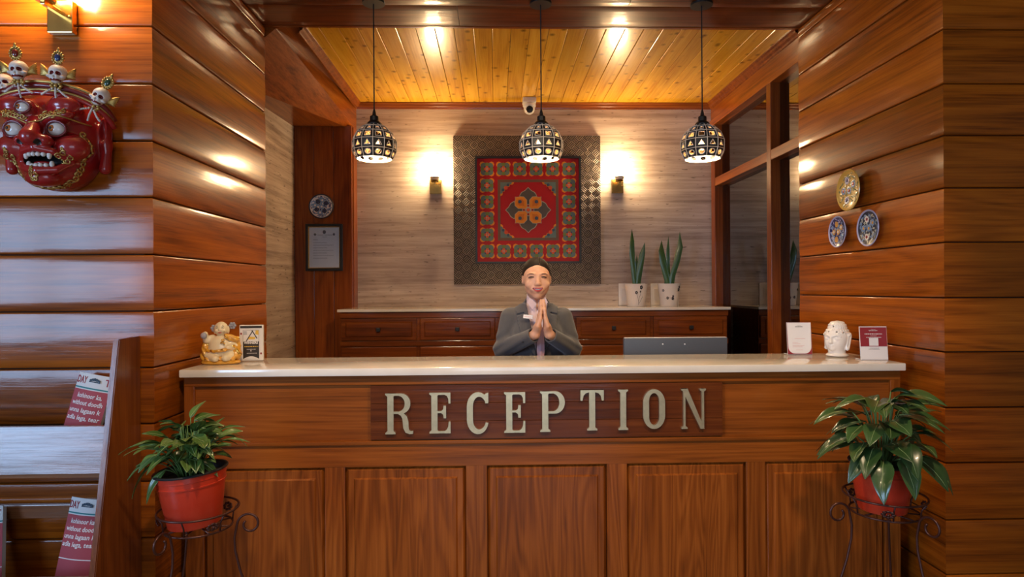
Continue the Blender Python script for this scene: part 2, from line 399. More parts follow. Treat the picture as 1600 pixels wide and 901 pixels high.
# glazed partition on the right: timber grid with dark reflective panes
def pane_glass():
    m = bpy.data.materials.new('dark_glass'); m.use_nodes = True; nt = m.node_tree; nt.nodes.clear()
    out = N(nt, 'ShaderNodeOutputMaterial'); mix = N(nt, 'ShaderNodeMixShader'); tr = N(nt, 'ShaderNodeBsdfTransparent'); gl = N(nt, 'ShaderNodeBsdfGlossy')
    fr = N(nt, 'ShaderNodeFresnel'); fr.inputs[0].default_value = 3.2
    tr.inputs[0].default_value = (0.25, 0.27, 0.3, 1); gl.inputs['Roughness'].default_value = 0.01; gl.inputs[0].default_value = (0.9, 0.9, 0.9, 1)
    nt.links.new(fr.outputs[0], mix.inputs[0]); nt.links.new(tr.outputs[0], mix.inputs[1]); nt.links.new(gl.outputs[0], mix.inputs[2]); nt.links.new(mix.outputs[0], out.inputs[0])
    return m
M['glass'] = pane_glass()
win = struct(MB().box(XWIN, XWIN+0.06, YB+0.02, BACK, 2.745, CEIL+0.02).build('window_1', 'teak_y'), 'timber framed glazed partition with dark panes at the right')
POSTS = []
for px0, px1 in ((1113, 1127), (1190, 1208)):
    y1 = atx(px0+0.5, 300, XWIN).y; y0 = atx(px1-2, 300, XWIN).y
    POSTS.append((y0, y1))
POSTS = [(4.90, 4.985), (POSTS[1][0]-0.0, POSTS[1][0]+0.062), (YB+0.0, YB+0.03)]
for a, b in POSTS:
    MB().bbox(XWIN-0.006, XWIN+0.09, a, b, 0.0, 2.75, 0.004).build('post', 'teak_z', win)
zr = 2.262
MB().bbox(XWIN-0.004, XWIN+0.088, YB, 4.985, zr-0.032, zr+0.032, 0.004).build('rail', 'teak_y', win)
MB().bbox(XWIN-0.010, XWIN+0.085, YB, BACK-0.002, 2.715, 2.765, 0.004).build('head_rail', 'teak_y', win)
for (a, b) in ((POSTS[1][1], POSTS[0][0]), (POSTS[2][1], POSTS[1][0])):
    for z0, z1 in ((0.05, zr-0.032), (zr+0.032, 2.715)):
        MB().box(XWIN+0.055, XWIN+0.061, a, b, z0, z1).build('pane', 'glass', win)
# unlit room beyond the glass
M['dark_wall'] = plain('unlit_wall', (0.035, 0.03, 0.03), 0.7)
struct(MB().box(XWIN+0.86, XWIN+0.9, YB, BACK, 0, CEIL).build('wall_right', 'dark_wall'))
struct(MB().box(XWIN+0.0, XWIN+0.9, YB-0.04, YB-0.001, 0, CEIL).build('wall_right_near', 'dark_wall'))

# lobby shell behind the camera, with the windows that give the daylight
def lobby():
    wy0, wy1, wz0, wz1 = -2.0, 0.3, 0.95, 2.3
    w = MB()
    w.box(LOBX0-0.1, LOBX0, LOBY, YF, 0, wz0).box(LOBX0-0.1, LOBX0, LOBY, YF, wz1, SOF).box(LOBX0-0.1, LOBX0, LOBY, wy0, wz0, wz1).box(LOBX0-0.1, LOBX0, wy1, YF, wz0, wz1)
    struct(w.build('wall_lobby_left', 'plaster'))
    f = MB()
    for y in (wy0, wy0+0.75, wy0+1.52, wy1-0.03): f.box(LOBX0-0.07, LOBX0-0.03, y, y+0.03, wz0, wz1)
    f.box(LOBX0-0.07, LOBX0-0.03, wy0, wy1, wz0, wz0+0.03).box(LOBX0-0.07, LOBX0-0.03, wy0, wy1, wz1-0.03, wz1)
    struct(f.build('window_2', 'white_metal'))
    w = MB(); x0, x1, z1 = -0.95, 1.65, 2.4
    w.box(LOBX0, x0, LOBY-0.1, LOBY, 0, SOF).box(x1, LOBX1, LOBY-0.1, LOBY, 0, SOF).box(x0, x1, LOBY-0.1, LOBY, z1, SOF).box(x0, x1, LOBY-0.1, LOBY, 0, 0.3)
    struct(w.build('wall_lobby_rear', 'plaster'))
    f = MB()
    for x in (x0, 0.30, x1-0.05): f.box(x, x+0.05, LOBY-0.07, LOBY-0.02, 0.3, z1)
    f.box(x0, x1, LOBY-0.07, LOBY-0.02, z1-0.05, z1).box(x0, x1, LOBY-0.07, LOBY-0.02, 0.3, 0.35)
    struct(f.build('window_3', 'white_metal'))
    struct(MB().box(LOBX1, LOBX1+0.1, LOBY, YF, 0, SOF).build('wall_lobby_right', 'plaster'))
    cb = struct(MB().box(LOBX0-0.1, LOBX1+0.1, LOBY-0.1, YF, SOF, SOF+0.1).build('ceiling_lobby', 'plaster'))
    for lx, ly in ((-0.55, 1.05), (0.95, 1.05), (0.2, -1.2)): MB().lathe([(0.075, -0.012), (0.080, -0.001), (0.055, -0.001), (0.060, -0.010)], 24, cap=False).build('downlight_trim', 'white_metal', cb, (lx, ly, SOF))
lobby()

# ------------------------------------------------------------------ reception counter
CY = 2.53
def counter():
    t = thing('reception_counter', 'long panelled teak reception counter below the cream stone top', 'counter', (0, 0, 0))
    x0, x1 = -1.243, 1.660; top = 1.085
    MB().box(x0+0.012, x1-0.012, CY+0.02, 2.885, 0, top-0.001).build('carcass', 'counter_z', t)
    MB().bbox(x0, x1, CY-0.004, CY+0.03, 1.046, top, 0.003).build('top_rail', 'counter_x', t)
    MB().bbox(x0, x1, CY-0.001, CY+0.03, 0.716, 0.812, 0.002).build('middle_rail', 'counter_x', t)
    MB().bbox(x0+0.03, x1-0.03, CY-0.010, CY+0.012, 0.806, 0.822, 0.004).build('bead_moulding', 'counter_x', t)
    MB().bbox(x0, x1, CY-0.001, CY+0.03, 0.0, 0.13, 0.002).build('bottom_rail', 'counter_x', t)
    for a, b in ((x0, x0+0.042), (x1-0.042, x1)):
        MB().bbox(a, b, CY-0.003, CY+0.03, 0.80, 1.05, 0.003).build('end_stile', 'counter_z', t)
    MB().bbox(x0+0.04, x1-0.04, CY+0.008, CY+0.03, 0.81, 1.05, 0.002).build('frieze_panel', 'counter_x', t)
    px = [(-1.169, -0.689), (-0.608, -0.123), (-0.038, 0.448), (0.531, 1.020), (1.099, 1.596)]
    st = [x0] + [v for p in px for v in p] + [x1]
    for k in range(0, len(st), 2):
        MB().bbox(st[k], st[k+1], CY, CY+0.03, 0.128, 0.717, 0.003).build('stile', 'counter_z', t)
    for a, b in px:
        m = MB().frustum_panel(a+0.001, b-0.001, 0.13, 0.714, CY+0.016, CY+0.004, 0.012)
        m.frustum_panel(a+0.035, b-0.035, 0.17, 0.672, CY+0.004, CY-0.003, 0.006)
        m.build('door_panel', 'counter_z', t)
    return t
counter()
def quartz():
    m, nt, b = new_mat('cream_quartz')
    tc = N(nt, 'ShaderNodeTexCoord'); n = N(nt, 'ShaderNodeTexNoise'); n.inputs['Scale'].default_value = 5; n.inputs['Detail'].default_value = 8
    nt.links.new(tc.outputs['Object'], n.inputs[0])
    r = ramp(nt, [(0.3, (0.68, 0.60, 0.51)), (0.7, (0.80, 0.74, 0.66))]); nt.links.new(n.outputs[0], r.inputs[0])
    nt.links.new(r.outputs[0], b.inputs['Base Color']); b.inputs['Roughness'].default_value = 0.12; b.inputs['Coat Weight'].default_value = 0.3
    return m
M['quartz'] = quartz()
CT = 1.117
tag(MB().bbox(-1.249, 1.667, 2.50, 2.912, 1.086, CT, 0.005).build('countertop', 'quartz', smooth=AUTO), 'long polished cream stone countertop on the reception counter', 'countertop')

# ------------------------------------------------------------------ sign with raised brass letters
def ribbon(mb, pts, w, y0, y1):
    """flat bar following pts (x,z) with widths w, extruded from y0 to y1"""
    n = len(pts); ws = w if isinstance(w, (list, tuple)) else [w]*n
    L = []; R = []
    for i, p in enumerate(pts):
        a = Vector(pts[max(i-1, 0)]); b = Vector(pts[min(i+1, n-1)]); d = (b-a).normalized(); nn = Vector((-d.y, d.x))
        L.append(Vector(p) + nn*ws[i]/2); R.append(Vector(p) - nn*ws[i]/2)
    vs = [(q[0], y, q[1]) for y in (y0, y1) for q in L + R]
    m = 2*n; fs = []
    for i in range(n-1):
        fs.append((n+i, n+i+1, i+1, i)); fs.append((m+i, m+i+1, m+n+i+1, m+n+i))
        fs.append((i, i+1, m+i+1, m+i)); fs.append((n+i+1, n+i, m+n+i, m+n+i+1))
    fs.append((n, 0, m, m+n)); fs.append((n-1, 2*n-1, m+2*n-1, m+n-1))
    mb.add(vs, fs)
def arc(cx, cz, rx, rz, a0, a1, n=14):
    return [(cx + rx*math.cos(math.radians(a0+(a1-a0)*k/n)), cz + rz*math.sin(math.radians(a0+(a1-a0)*k/n))) for k in range(n+1)]
LN = [0]
def letter(ch, H):
    """condensed slab-serif capital, lower left corner at the origin, height H"""
    mb = MB(); y0, y1 = -0.012, 0.0
    def dy(): LN[0] += 1; return 0.00013*(LN[0] % 11)
    def poly(p):
        ar = sum(p[i][0]*p[(i+1)%len(p)][1]-p[(i+1)%len(p)][0]*p[i][1] for i in range(len(p)))
        d = dy(); mb.prism([(a*H, b*H) for a, b in (p if ar > 0 else p[::-1])], y0-d, y1-d*0.1)
    def rib(p, w):
        d = dy(); ribbon(mb, [(a*H, b*H) for a, b in p], [v*H for v in w] if isinstance(w, (list, tuple)) else w*H, y0-d, y1-d*0.1)
    def stem(x, z0=0.0, z1=1.0, w=0.15, foot=True, head=True):
        poly([(x, z0), (x+w, z0), (x+w, z1), (x, z1)])
        s = 0.05
        if foot: poly([(x-s, 0), (x+w+s, 0), (x+w+s, 0.035), (x+w, 0.075), (x, 0.075), (x-s, 0.035)])
        if head: poly([(x-s, 0.965), (x, 0.925), (x+w, 0.925), (x+w+s, 0.965), (x+w+s, 1), (x-s, 1)])
    if ch in 'RP':
        stem(0.07); z0 = 0.50 if ch == 'R' else 0.45
        poly([(0.1, 0.945), (0.40, 0.945), (0.40, 1.0), (0.1, 1.0)]); poly([(0.1, z0), (0.40, z0), (0.40, z0+0.055), (0.1, z0+0.055)])
        zc = (z0+1)/2; rz = (1-z0)/2
        rib(arc(0.36, zc, 0.205, rz-0.03, 90, -90), [0.055+0.085*math.sin(PI*k/14) for k in range(15)])
        if ch == 'R':
            rib([(0.34, 0.52), (0.43, 0.49), (0.49, 0.41), (0.515, 0.30), (0.525, 0.16), (0.555, 0.07), (0.62, 0.04), (0.695, 0.035)], [0.05, 0.09, 0.125, 0.14, 0.135, 0.11, 0.08, 0.06])
            poly([(0.60, 0.0), (0.70, 0.03), (0.70, 0.085), (0.62, 0.06)])
    elif ch == 'E':
        stem(0.06, w=0.15)
        poly([(0.1, 0.945), (0.50, 0.945), (0.50, 1.0), (0.1, 1.0)]); poly([(0.53, 0.73), (0.53, 1.0), (0.36, 1.0), (0.36, 0.955), (0.44, 0.92), (0.475, 0.85), (0.48, 0.73)])
        poly([(0.1, 0.0), (0.50, 0.0), (0.50, 0.055), (0.1, 0.055)]); poly([(0.53, 0.0), (0.53, 0.29), (0.485, 0.29), (0.47, 0.16), (0.43, 0.085), (0.36, 0.045), (0.36, 0.0)])
        poly([(0.1, 0.50), (0.34, 0.50), (0.34, 0.55), (0.1, 0.55)]); poly([(0.36, 0.37), (0.42, 0.37), (0.42, 0.68), (0.36, 0.68), (0.35, 0.59), (0.30, 0.55), (0.30, 0.50), (0.35, 0.46)])
    elif ch == 'C':
        p = arc(0.29, 0.66, 0.215, 0.30, 30, 180, 10) + arc(0.29, 0.34, 0.215, 0.30, 180, 345, 12)
        w = [0.07 + 0.08*max(0, math.sin(PI*min(1, k/(len(p)-1)*1.05))) for k in range(len(p))]
        rib(p, w); poly([(0.455, 0.74), (0.53, 0.74), (0.53, 1.0), (0.47, 0.985), (0.42, 0.93)])
    elif ch == 'T':
        stem(0.215, w=0.15, head=False); poly([(0.0, 0.945), (0.58, 0.945), (0.58, 1.0), (0.0, 1.0)])
        for s in (0, 1):
            q = [(0.0, 0.74), (0.05, 0.74), (0.075, 0.86), (0.13, 0.92), (0.22, 0.95), (0.22, 1.0), (0.0, 1.0)]
            poly(q if not s else [(0.58-a, b) for a, b in reversed(q)])
    elif ch == 'I': stem(0.055, w=0.145)
    elif ch == 'O':
        p = arc(0.27, 0.67, 0.20, 0.275, 0, 180, 14) + arc(0.27, 0.33, 0.20, 0.275, 180, 360, 14) + [(0.47, 0.67)]
        rib(p, [0.15 - 0.05*abs(math.sin(math.atan2(b-0.5, a-0.27)))**6 for a, b in p])
    elif ch == 'N':
        stem(0.07, w=0.055); stem(0.53, w=0.06, foot=False)
        poly([(0.03, 1.0), (0.18, 1.0), (0.60, 0.0), (0.50, 0.0)]); poly([(0.50, 0.0), (0.59, 0.0), (0.59, 0.3), (0.53, 0.3)])
    return mb
def sign():
    p0 = at(578, 686, 2.52); p1 = at(1129, 595, 2.52)
    z0, z1, x0, x1 = 0.826, 1.044, -0.503, 0.921
    t = thing('reception_sign', 'dark red timber sign board with brass letters reading RECEPTION', 'sign', ((x0+x1)/2, CY-0.008, z0))
    w = (x1-x0)/2; h = (z1-z0)/3
    for k in range(3):
        MB().bbox(-w, w, 0.0, 0.0155, h*k+0.0005, h*(k+1)-0.0005, 0.0012).build('board', 'sign_wood', t)
    spans = [('R', 601.3, 614.3, 677.9), ('E', 670.6, 611.5, 676.5), ('C', 729.7, 611.5, 676.5), ('E', 787.3, 610, 675.5), ('P', 842.8, 609, 674),
             ('T', 907, 607.3, 672), ('I', 965.6, 607, 671), ('O', 1005, 605.8, 670), ('N', 1063, 606, 669.5)]
    meshes = {}
    for ch, px, ya, yb in spans:
        a = at(px, yb, CY-0.015); H = 0.1625
        if ch not in meshes: meshes[ch] = letter(ch, H).mesh('letter', 'letter_brass')
        link('letter', meshes[ch], t, (a.x-(x0+x1)/2, 0.0, a.z-z0))
    return t
sign()

# ------------------------------------------------------------------ credenza at the back wall
def credenza():
    x0, x1 = -1.112, 1.688; yf = 4.50; top = 1.268
    t = thing('credenza', 'dark teak credenza with a row of square-knobbed drawers along the back wall', 'cabinet', (0, 0, 0))
    MB().box(x0+0.005, x1-0.005, yf+0.012, BACK-0.002, 0.0, top-0.001).build('carcass', 'cabinet', t)
    n = 5; w = (x1-x0)/n
    MB().bbox(x0, x1, yf-0.004, yf+0.03, 1.225, top, 0.003).build('top_rail', 'cabinet', t)
    MB().bbox(x0, x1, yf-0.002, yf+0.03, 1.022, 1.060, 0.003).build('middle_rail', 'cabinet', t)
    MB().bbox(x0, x1, yf-0.002, yf+0.03, 0.0, 0.09, 0.003).build('plinth', 'cabinet', t)
    for k in range(n):
        a = x0+w*k+0.012; b = x0+w*(k+1)-0.012
        m = MB().bbox(a, b, yf-0.012, yf+0.02, 1.064, 1.222, 0.006)
        m.frustum_panel(a+0.03, b-0.03, 1.088, 1.198, yf-0.0115, yf-0.020, 0.008)
        d = m.build('drawer', 'cabinet', t)
        kb = MB().bbox((a+b)/2-0.014, (a+b)/2+0.014, yf-0.045, yf-0.030, 1.129, 1.157, 0.003); kb.bbox((a+b)/2-0.007, (a+b)/2+0.007, yf-0.031, yf-0.018, 1.136, 1.150, 0.002)
        kb.build('knob', 'black_metal', d)
        m = MB().bbox(a, b, yf-0.010, yf+0.02, 0.095, 1.018, 0.005)
        m.frustum_panel(a+0.06, b-0.06, 0.16, 0.955, yf-0.0095, yf-0.017, 0.01)
        d = m.build('door', 'cabinet', t)
        MB().bbox(b-0.05, b-0.025, yf-0.035, yf-0.008, 0.60, 0.625, 0.003).build('knob', 'black_metal', d)
    o = MB().bbox(x0-0.012, x1+0.010, yf-0.028, BACK-0.002, top+0.0005, 1.288, 0.003).build('stone_worktop', 'quartz')
    tag(o, 'thin cream stone top lying on the dark credenza', 'worktop')
credenza()

# ------------------------------------------------------------------ pendant lamps
def smoked():
    m = bpy.data.materials.new('smoked_glass'); m.use_nodes = True; nt = m.node_tree; nt.nodes.clear()
    o = N(nt, 'ShaderNodeOutputMaterial'); mx = N(nt, 'ShaderNodeMixShader'); tr = N(nt, 'ShaderNodeBsdfTransparent'); gs = N(nt, 'ShaderNodeBsdfGlossy'); gs.inputs['Roughness'].default_value = 0.05
    tr.inputs[0].default_value = (0.05, 0.026, 0.012, 1); mx.inputs[0].default_value = 0.05
    nt.links.new(tr.outputs[0], mx.inputs[1]); nt.links.new(gs.outputs[0], mx.inputs[2]); nt.links.new(mx.outputs[0], o.inputs[0]); return m
M['smoked'] = smoked()
def pendant():
    R = 0.1125; root = link('pendant_lamp', None)
    lat = [-36, -13, 11, 34, 55, 72]; nc = 12
    def P(la, lo, r=R): la = math.radians(la); lo = math.radians(lo); return Vector((r*math.cos(la)*math.cos(lo), r*math.cos(la)*math.sin(lo), r*math.sin(la)))
    shapes = {0: [(0.58*math.cos(2*PI*k/16), 0.58*math.sin(2*PI*k/16)) for k in range(16)],
              1: [(0.0, 0.58), (-0.3, 0.0), (-0.55, -0.48), (0.0, -0.48), (0.55, -0.48), (0.3, 0.0)],
              2: [(0.55, 0.55), (-0.55, 0.55), (-0.55, -0.55), (0.55, -0.55)],
              3: [(0.4, 0.4), (-0.4, 0.4), (-0.4, -0.4), (0.4, -0.4)], 4: None}
    for r in range(5):
        st = 360/nc; c = [P(lat[r], -st/2), P(lat[r], st/2), P(lat[r+1], st/2), P(lat[r+1], -st/2)]
        def bil(u, v): u = (u+1)/2; v = (v+1)/2; return (c[0]*(1-u)+c[1]*u)*(1-v) + (c[3]*(1-u)+c[2]*u)*v
        nrm = (c[1]-c[0]).cross(c[3]-c[0]).normalized()
        sh = shapes[r]; mb = MB()
        e = 0.985
        if sh is None:
            o = [bil(-e,-e), bil(e,-e), bil(e,e), bil(-e,e)]; mb.add(o, [(0,1,2,3)]); mb.cur = 1; mb.add([p-nrm*0.0025 for p in o], [(3,2,1,0)])
        else:
            n = len(sh); outer = []
            for (a, b) in sh:                      # push each hole point out to the tile edge
                k = e/max(abs(a), abs(b)); outer.append((a*k, b*k))
            I = [bil(*p) for p in sh]; O = [bil(*p) for p in outer]
            corners = [(e,e), (-e,e), (-e,-e), (e,-e)]
            f = [(i, (i+1)%n, (i+1)%n+n, i+n) for i in range(n)]
            if r == 1:
                O = [bil(*p) for p in [(0, e), (-e, e), (-e, -e), (0, -e), (e, -e), (e, e)]]
            if r == 0:
                fix = []
                for (a, b) in outer: fix.append((a, b))
                for ii, q in ((2, (e, e)), (6, (-e, e)), (10, (-e, -e)), (14, (e, -e))): fix[ii] = q
                O = [bil(*p) for p in fix]
            mb.add(O + I, f); mb.cur = 1
            mb.add([p-nrm*0.0025 for p in O + I], [tuple(reversed(q)) for q in f]); mb.cur = 2
            mb.tube([p+nrm*0.0006 for p in I], 0.0023, 5, closed=True)
            mb.cur = 3; mb.add([p-nrm*0.0012 for p in I], [tuple(range(n))])
        me = mb.mesh('tile', ['black_metal', 'white_enamel', 'solder', 'smoked'])
        bmm = bmesh.new(); bmm.from_mesh(me)
        for f_ in bmm.faces:
            s = f_.normal.dot(nrm)
            if (f_.material_index == 0 and s < 0) or (f_.material_index == 1 and s > 0): f_.normal_flip()
        bmm.to_mesh(me); bmm.free()
        for k in range(nc): link('tile', me, root, (0,0,0), (0, 0, 2*PI*k/nc + PI/12))
    lt = MB()
    for la in lat: lt.tube([P(la, 15+30*k+15, R+0.0005) for k in range(nc)], 0.0021, 5, closed=True)
    for k in range(nc): lt.tube([P(la, 30*k+30, R+0.0005) for la in lat], 0.0021, 5)
    lt.build('lattice', 'solder', root)
    MB().lathe([(0.036, 0.106), (0.038, 0.112), (0.030, 0.122), (0.022, 0.128), (0.021, 0.150), (0.010, 0.158), (0.008, 0.172), (0.003, 0.190)], 20).build('socket_cap', 'black_metal', root, smooth=AUTO)
    MB().lathe([(0.018, 0.045), (0.019, 0.08), (0.022, 0.108)], 14).build('bulb_holder', 'black_metal', root, smooth=AUTO)
    MB().lathe([(0.002, -0.022), (0.018, -0.015), (0.026, 0.003), (0.024, 0.018), (0.014, 0.040), (0.012, 0.046)], 16).build('bulb', 'bulb', root, smooth=True)
    zc = SOF - 2.158
    MB().lathe([(0.056, zc-0.0135), (0.056, zc-0.002), (0.054, zc-0.001)], 28).build('canopy', 'black_metal', root, smooth=AUTO)
    MB().tube([(0, 0, 0.185), (0, 0, zc-0.010)], 0.0032, 8).build('cord', 'black_metal', root)
    return root
pend = pendant()
for i, (px, lab) in enumerate(((585, 'pierced black globe pendant lamp nearest the timber pilaster, leftmost of three'), (846, 'pierced black globe pendant lamp hanging in front of the red painting'), (1097.5, 'pierced black globe pendant lamp hanging beside the glazed partition'))):
    o = pend if i == 0 else copy_tree(pend)
    p = at(px, 228, 3.2); o.location = (p.x, p.y, 2.158); o.rotation_euler.z = (0.12, 0.02, -0.1)[i]
    tag(o, lab, 'pendant lamp', 'pendant lamps over the counter')

# ------------------------------------------------------------------ wall sconces
def sconce():
    """plate on the wall plane y = 0, arm towards -y, shade upright"""
    root = link('wall_sconce', None)
    MB().bbox(-0.046, 0.046, -0.028, -0.0005, -0.058, 0.058, 0.003).build('wall_plate', 'brass', root)
    MB().bbox(-0.0085, 0.0085, -0.115, -0.026, 0.006, 0.022, 0.002).build('arm', 'brass', root)
    hold = MB(); hold.lathe([(0.004, 0.018), (0.030, 0.022), (0.034, 0.030), (0.026, 0.034), (0.020, 0.042)], 20); hold.xf(Matrix.Translation((0, -0.1, 0)))
    hold.build('shade_holder', 'brass', root, smooth=AUTO)
    MB().ball((0.035, -0.0295, 0.0), 0.003, 8, 6).build('screw', 'brass', root)
    gl = MB(); gl.lathe([(0.030, 0.036), (0.036, 0.040), (0.034, 0.050), (0.040, 0.058), (0.037, 0.066)], 24); gl.xf(Matrix.Translation((0, -0.1, 0)))
    gl.build('crystal_cup', 'crystal', root, smooth=AUTO)
    sh = MB(); sh.lathe([(0.034, 0.066), (0.045, 0.08), (0.055, 0.115), (0.060, 0.165), (0.058, 0.168), (0.02, 0.166)], 24); sh.xf(Matrix.Translation((0, -0.1, 0)))
    sh.build('shade', 'shade_lit', root, smooth=AUTO)
    return root
M['crystal'] = plain('cut_glass', (0.85, 0.78, 0.62), 0.08, spec=0.8)
sc = sconce()
for i, (p, lab) in enumerate(((at(681, 292, BACK), 'lit brass wall sconce on travertine left of the red painting'), (at(964, 291, BACK), 'lit brass wall sconce on travertine right of the red painting'), (at(103, 32, YF), 'brass wall sconce on the planks above the red mask'))):
    o = sc if i == 0 else copy_tree(sc)
    o.location = (p.x, p.y - (0.006 if i == 2 else 0.001), p.z); tag(o, lab, 'wall lamp', 'brass wall sconces')

# ------------------------------------------------------------------ painting in wide woven frame
def weave():
    m, nt, b = new_mat('woven_metal')
    tc = N(nt, 'ShaderNodeTexCoord'); mp = N(nt, 'ShaderNodeMapping'); mp.inputs['Rotation'].default_value = (0, math.radians(45), 0); mp.inputs['Scale'].default_value = (22, 22, 22)
    nt.links.new(tc.outputs['Object'], mp.inputs[0]); sp = N(nt, 'ShaderNodeSeparateXYZ'); nt.links.new(mp.outputs[0], sp.inputs[0])
    u, v = sp.outputs[0], sp.outputs[2]
    par = math_node(nt, 'MODULO', math_node(nt, 'ABSOLUTE', math_node(nt, 'ADD', math_node(nt, 'FLOOR', u), math_node(nt, 'FLOOR', v))), 2.0)
    su = math_node(nt, 'SINE', math_node(nt, 'MULTIPLY', u, 2*PI*3.5)); sv = math_node(nt, 'SINE', math_node(nt, 'MULTIPLY', v, 2*PI*3.5))
    mx = N(nt, 'ShaderNodeMix'); nt.links.new(par, mx.inputs[0]); nt.links.new(su, mx.inputs[2]); nt.links.new(sv, mx.inputs[3])
    r = ramp(nt, [(0.35, (0.035, 0.028, 0.024)), (0.75, (0.24, 0.19, 0.15))])
    h = math_node(nt, 'MULTIPLY_ADD', mx.outputs[0], 0.5); nt.nodes[-1].inputs[2].default_value = 0.5
    nt.links.new(h, r.inputs[0]); nt.links.new(r.outputs[0], b.inputs['Base Color'])
    b.inputs['Metallic'].default_value = 0.6; b.inputs['Roughness'].default_value = 0.36
    nt.links.new(bump(nt, h, 0.6, 0.004), b.inputs['Normal'])
    return m
M['weave'] = weave()
for k, c in {'paint_red': (0.42, 0.008, 0.012), 'paint_orange': (0.75, 0.27, 0.02), 'paint_amber': (0.62, 0.18, 0.015), 'paint_teal': (0.13, 0.20, 0.20), 'paint_blue': (0.05, 0.09, 0.16), 'paint_scarlet': (0.62, 0.09, 0.03), 'paint_grey': (0.10, 0.095, 0.09), 'paint_pale': (0.42, 0.40, 0.33), 'paint_brown': (0.16, 0.09, 0.06), 'paint_green': (0.16, 0.22, 0.07), 'paint_crimson': (0.36, 0.01, 0.03)}.items():
    M[k] = plain(k, c, 0.55, spec=0.3)
def disc(cx, cz, r, n=10, rz=None): return [(cx + r*math.cos(2*PI*k/n), cz + (rz or r)*math.sin(2*PI*k/n)) for k in range(n)]
